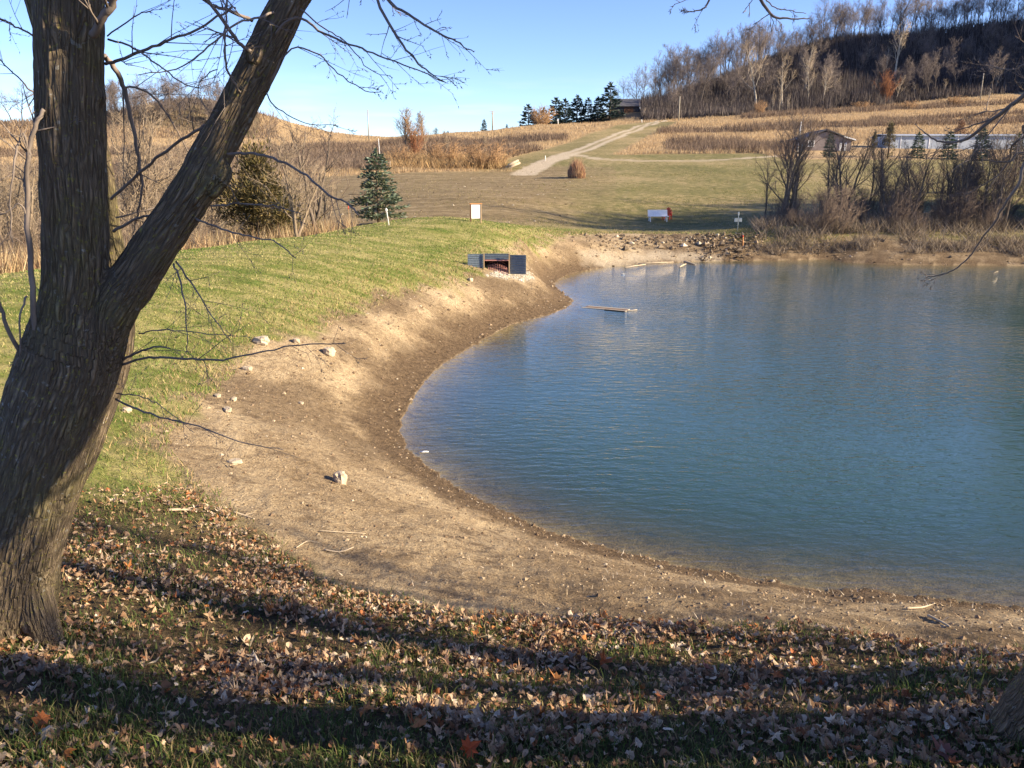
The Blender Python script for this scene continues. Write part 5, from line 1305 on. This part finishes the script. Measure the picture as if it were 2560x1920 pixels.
# trees, shrubs and dry grass on the right bank
rb_m = [bare_tree(340+i, 8, .125, .18, .38, 11, 6, 5, 3, .009, (1, 2, 3, 1)[i], .07, .10, .15, .65, 'bank_tree', 'brush_bark', 'brush_twig') for i in range(4)]
rt = [(1690,53,215,2,1.05,'many limbed bare tree at the left end of the right bank thicket'),(1712,55,260,0,1.0,'thinner bare tree beside the left end one'),(1815,52,262,1,1.1,'strong two stemmed bare tree before the grey house'),(1868,54,290,3,1.0,'straight bare tree right of the two stemmed one'),
      (1780,57,300,0,1.0,'slight bare tree just left of the two stemmed one'),(1895,58,300,0,1.1,'leaning bare tree in the middle of the right bank thicket'),(1975,50,285,1,1.0,'forked bare tree in front of the left small spruce'),(2050,56,300,2,1.0,'spreading bare tree below the rust tree'),
      (2092,49,255,3,1.1,'tall grey bare tree near the right frame edge'),(2118,50,300,0,1.0,'dark bare tree just right of the tall grey one'),(2165,48,250,2,1.0,'many stemmed bare tree at the right frame edge'),(2235,50,220,1,1.1,'bare tree half out of the frame on the right bank'),
      (1650,60,330,0,.9,'small bare tree leaning over the lawn at the left of the thicket'),(1940,60,310,3,1.0,'thin bare tree before the tall narrow juniper')]
tq = {}
for uu, D, vt, k, wd, l_ in rt:
    p = on(uu, D); h = max(at(uu, vt, D).z-p.z, 3); s = (h/8*wd, h/8*wd, h/8)
    if k not in tq: tq[k] = plant('bank_tree', rb_m[k], TC, p, l_, 'tree', 'bare trees on the right bank', R.uniform(0, 6), s)
    else: dup(tq[k], p, l_, 'bare trees on the right bank', R.uniform(0, 6), s)
for i in range(46):  # after the first few: tall trees out of view, added to shade the lawn
    far_ = i > 7; uu = R.uniform(2260, 2800) if far_ else R.uniform(1680, 2240); D = R.uniform(47, 64); p = on(uu, D); h = R.uniform(13, 18) if far_ else R.uniform(4, 7); k = R.randrange(4); s = (h/8*1.15, h/8*1.15, h/8)
    dup(tq[k], p, 'grey bare tree in the brush of the right bank thicket, the tall unseen ones added for shade', 'grey bare trees in the right bank brush', R.uniform(0, 6), s)
bs_m = [shrub(360+i, 3, 34, .55, .011, 13, 'brush_twig', 'shrub') for i in range(3)]
for i in range(72):  # the last, larger shrubs are unseen, added to deepen the lawn's shade
    uu = R.uniform(1665, 2330) if i < 40 else R.uniform(2260, 2750); D = R.uniform(46.5, 60); p = on(uu, D)
    put_shrub(bs_m, 'b', p, R.uniform(1.2, 3.4)*(.75 if uu < 1720 else 1)*(1 if i < 40 else 2.1), 'dark twiggy shrub under the trees of the right bank, the large unseen ones added for shade', 'dark shrubs on the right bank', 3)
hg_m = [bare_tree(380+i, 4, .05, .1, .3, 8, 5, 4, 2, .010, 2, .15, .10, .2, .7, 'hedge_tree', 'brush_bark', 'brush_twig') for i in range(2)]
hp = {}
for i in range(26):
    p = on(1960+i*14+R.uniform(-6, 6), 76+R.uniform(-2, 2)); k = i % 2; s = R.uniform(.75, 1.1)
    if k not in hp: hp[k] = plant('hedge_tree', hg_m[k], TC, p, 'low twisted bare tree in the hedge row behind the right bank thicket', 'tree', 'low bare trees in the hedge row', R.uniform(0, 6), (s, s, s))
    else: dup(hp[k], p, 'low twisted bare tree in the hedge row behind the right bank thicket', 'low bare trees in the hedge row', R.uniform(0, 6), (s, s, s))
x, y, z, u, v, r_ = scatter(70000, 38, 60, .27, .66, 81)
insd = zone(x, y, ins.astype(float)); cl = fbm(x*.5, y*.5, 9.); kp = (insd < .5) & (u > 1630) & (v > 455) & (v < 546+14*cl) & (r_.rand(len(x)) < np.clip(.35+1.1*cl, .0, 1)) & (z > .12)
x, y, z, u, v = [a[kp] for a in (x, y, z, u, v)]; n = len(x); low_ = smooth(500, 545, v)
dg_ = blades('dry_grass', x, y, z, (.30+.65*r_.rand(n))*(1-.45*low_), .04+.02*r_.rand(n), pal(r_, n, [(.25,.20,.15),(.19,.15,.115),(.32,.26,.19),(.13,.105,.08)]), .5+.8*r_.rand(n), r_, 'blade', False); tag(dg_, kind='stuff')

# ---------------------------------------------------------------- prairie strips on the slopes
x, y, z, u, v, r_ = scatter(560000, 100, 400, -.62, .66, 91, .1)
pr = zone(x, y, prairie); wz = zone(x, y, woodz); gv = zone(x, y, grav); vg = zone(x, y, verge.astype(float))
left = u < 1290
def band(pts, th): return np.exp(-((v-vline(pts, u))/th)**2)
dk = np.maximum.reduce([
  band([(430,335),(620,327),(870,312),(1123,306),(1215,300)], 5.0)*(u < 1225), band([(600,346),(713,342),(776,338),(870,333),(963,330),(1150,330),(1172,332)], 9.0)*(u > 600)*(u < 1175),
  band([(1420,285),(1630,281),(1760,272),(2212,262)], 5.0)*(u > 1420), band([(1450,317),(1640,322),(1760,326)], 9.0)*(u > 1440), band([(1620,252),(1730,245),(2000,232),(2212,220)], 4)*(u > 1600),
  band([(1900,262),(2212,246)], 2.5)*(u > 1880)])
dk = dk+.16*fbm(x*.05, y*.05, 4.)
kp = (pr > .35) & (wz < .5) & (gv < .2) & (vg < .5) & ~((u > 1715) & (u < 1862) & (v > 311)) & ~((u > 1862) & (v > 306)); x, y, z, dk, u, v = [a[kp] for a in (x, y, z, dk, u, v)]; n = len(x)
isd = dk > .36+.10*r_.randn(n)
cc = pal(r_, n, [(.45,.33,.19),(.50,.37,.22),(.41,.285,.155),(.42,.32,.205)], None, .07); cc[isd] = pal(r_, int(isd.sum()), [(.15,.105,.08),(.20,.145,.105),(.25,.18,.12)])
hgt = np.where(isd, .9+1.0*r_.rand(n), .35+.45*r_.rand(n)); lowm = smooth(-.3, .4, fbm(x*.09, y*.09, 6.)); hgt = hgt*(.55+.6*lowm)
a_ = ~isd
pg = blades('prairie_grass', x[a_], y[a_], z[a_], hgt[a_], (.0006*np.hypot(x, y))[a_], cc[a_], .15+.25*r_.rand(int(a_.sum())), r_, 'blade', False); tag(pg, kind='stuff')
db_ = blades('brush', x[isd], y[isd], z[isd], hgt[isd], (.0009*np.hypot(x, y))[isd], cc[isd], .2+.4*r_.rand(int(isd.sum())), r_, 'blade', False); tag(db_, kind='stuff')
# grey and tan brush along the top edge of the brown field, left of the road
x, y, z, u, v, r_ = scatter(60000, 96, 150, -.62, .05, 92)
kp = (u < 1092) & (v < vline([(-300,392),(300,392),(541,376),(785,371),(900,369),(1090,366)], u)) & (v > vline([(-300,350),(541,350),(785,346),(900,345),(1090,346)], u)); x, y, z, u, v = [a[kp] for a in (x, y, z, u, v)]; n = len(x)
gt = smooth(800, 860, u)+.5*fbm(x*.15, y*.15, 2.)
cc = np.where((gt > .55)[:, None], pal(r_, n, [(.42,.28,.13),(.48,.33,.17),(.30,.20,.10)]), pal(r_, n, [(.23,.17,.125),(.28,.21,.15),(.16,.115,.085)]))
wb = blades('tan_brush', x, y, z, .7+1.1*r_.rand(n), .07+.08*r_.rand(n), cc, .3+.5*r_.rand(n), r_, 'blade', False); tag(wb, kind='stuff')
ts_m = [shrub(400+i, 3, 46, .6, .02, 12, 'tan_twig', 'tan_shrub') for i in range(2)]
tsr = plant('shrub', [ts_m[0]], ['stems'], on(1170, 262), 'round tan shrub in front of the row of dark pines', 'shrub', None, 0, (3.1, 3.1, 2.2))
for uu, D, w_, h_, l_ in [(960,118,2.2,1.2,'broad tan shrub in the brush strip above the brown field'),(1050,114,2.4,1.25,'dense tan shrub left of the log stack'),(870,118,1.4,1.1,'tan shrub under the bare tree trio'),(1960,265,2.2,.9,'low tan shrub at the foot of the bluff, left'),(2060,268,2.4,1.0,'low tan shrub at the foot of the bluff, below the pole'),(1860,268,2.0,.9,'tan shrub row start at the foot of the bluff'),(1640,266,1.6,1.6,'red brown shrub below the slim pale tree')]:
    dup(tsr, on(uu, D), l_, None, R.uniform(0, 6), (w_, w_, h_))
c_ = ground(1247, 386); s = c_.y/F                               # the tawny ornamental clump by the gravel pad
r_ = np.random.RandomState(5); n = 2600; a = r_.uniform(0, 6.28, n); o_ = r_.rand(n)**.5*14*s
x = c_.x+np.cos(a)*o_*1.25; y = c_.y+np.sin(a)*o_*1.6+1.2; z = gz(x, y)
tc = blades('grass_clump', x, y, z, (20+22*r_.rand(n))*s*(1-.65*(o_/(14*s))**2)*(1+.45*perlin(x*.9, y*.9, 2.)), .10+.05*r_.rand(n), pal(r_, n, [(.46,.30,.17),(.52,.37,.22),(.36,.21,.14),(.34,.18,.13)]), .05+.30*r_.rand(n), r_, 'blade', False)
tag(tc, 'tall rusty tan grass clump beside the end of the gravel road', 'grass clump')
# rough grass tufts over the far lawn
x, y, z, u, v, r_ = scatter(150000, 44, 118, -.3, .66, 93, -.1)
tf = fbm(x*.16, y*.16, 5.); kp = (zone(x, y, dirt) < .3) & (r_.rand(len(x)) > zone(x, y, field)*.75) & (zone(x, y, prairie) < .3) & (zone(x, y, grav) < .2) & (r_.rand(len(x)) < np.clip(.25+1.1*tf, 0, 1)) & (u > 850)
x, y, z = x[kp], y[kp], z[kp]; n = len(x)
rg = blades('rough_grass', x, y, z, .04+.07*r_.rand(n), .02+.0005*np.hypot(x, y), pal(r_, n, [(.34,.27,.13),(.23,.22,.075),(.42,.33,.18),(.18,.19,.055)]), .5+.6*r_.rand(n), r_, 'blade', False); tag(rg, kind='stuff')
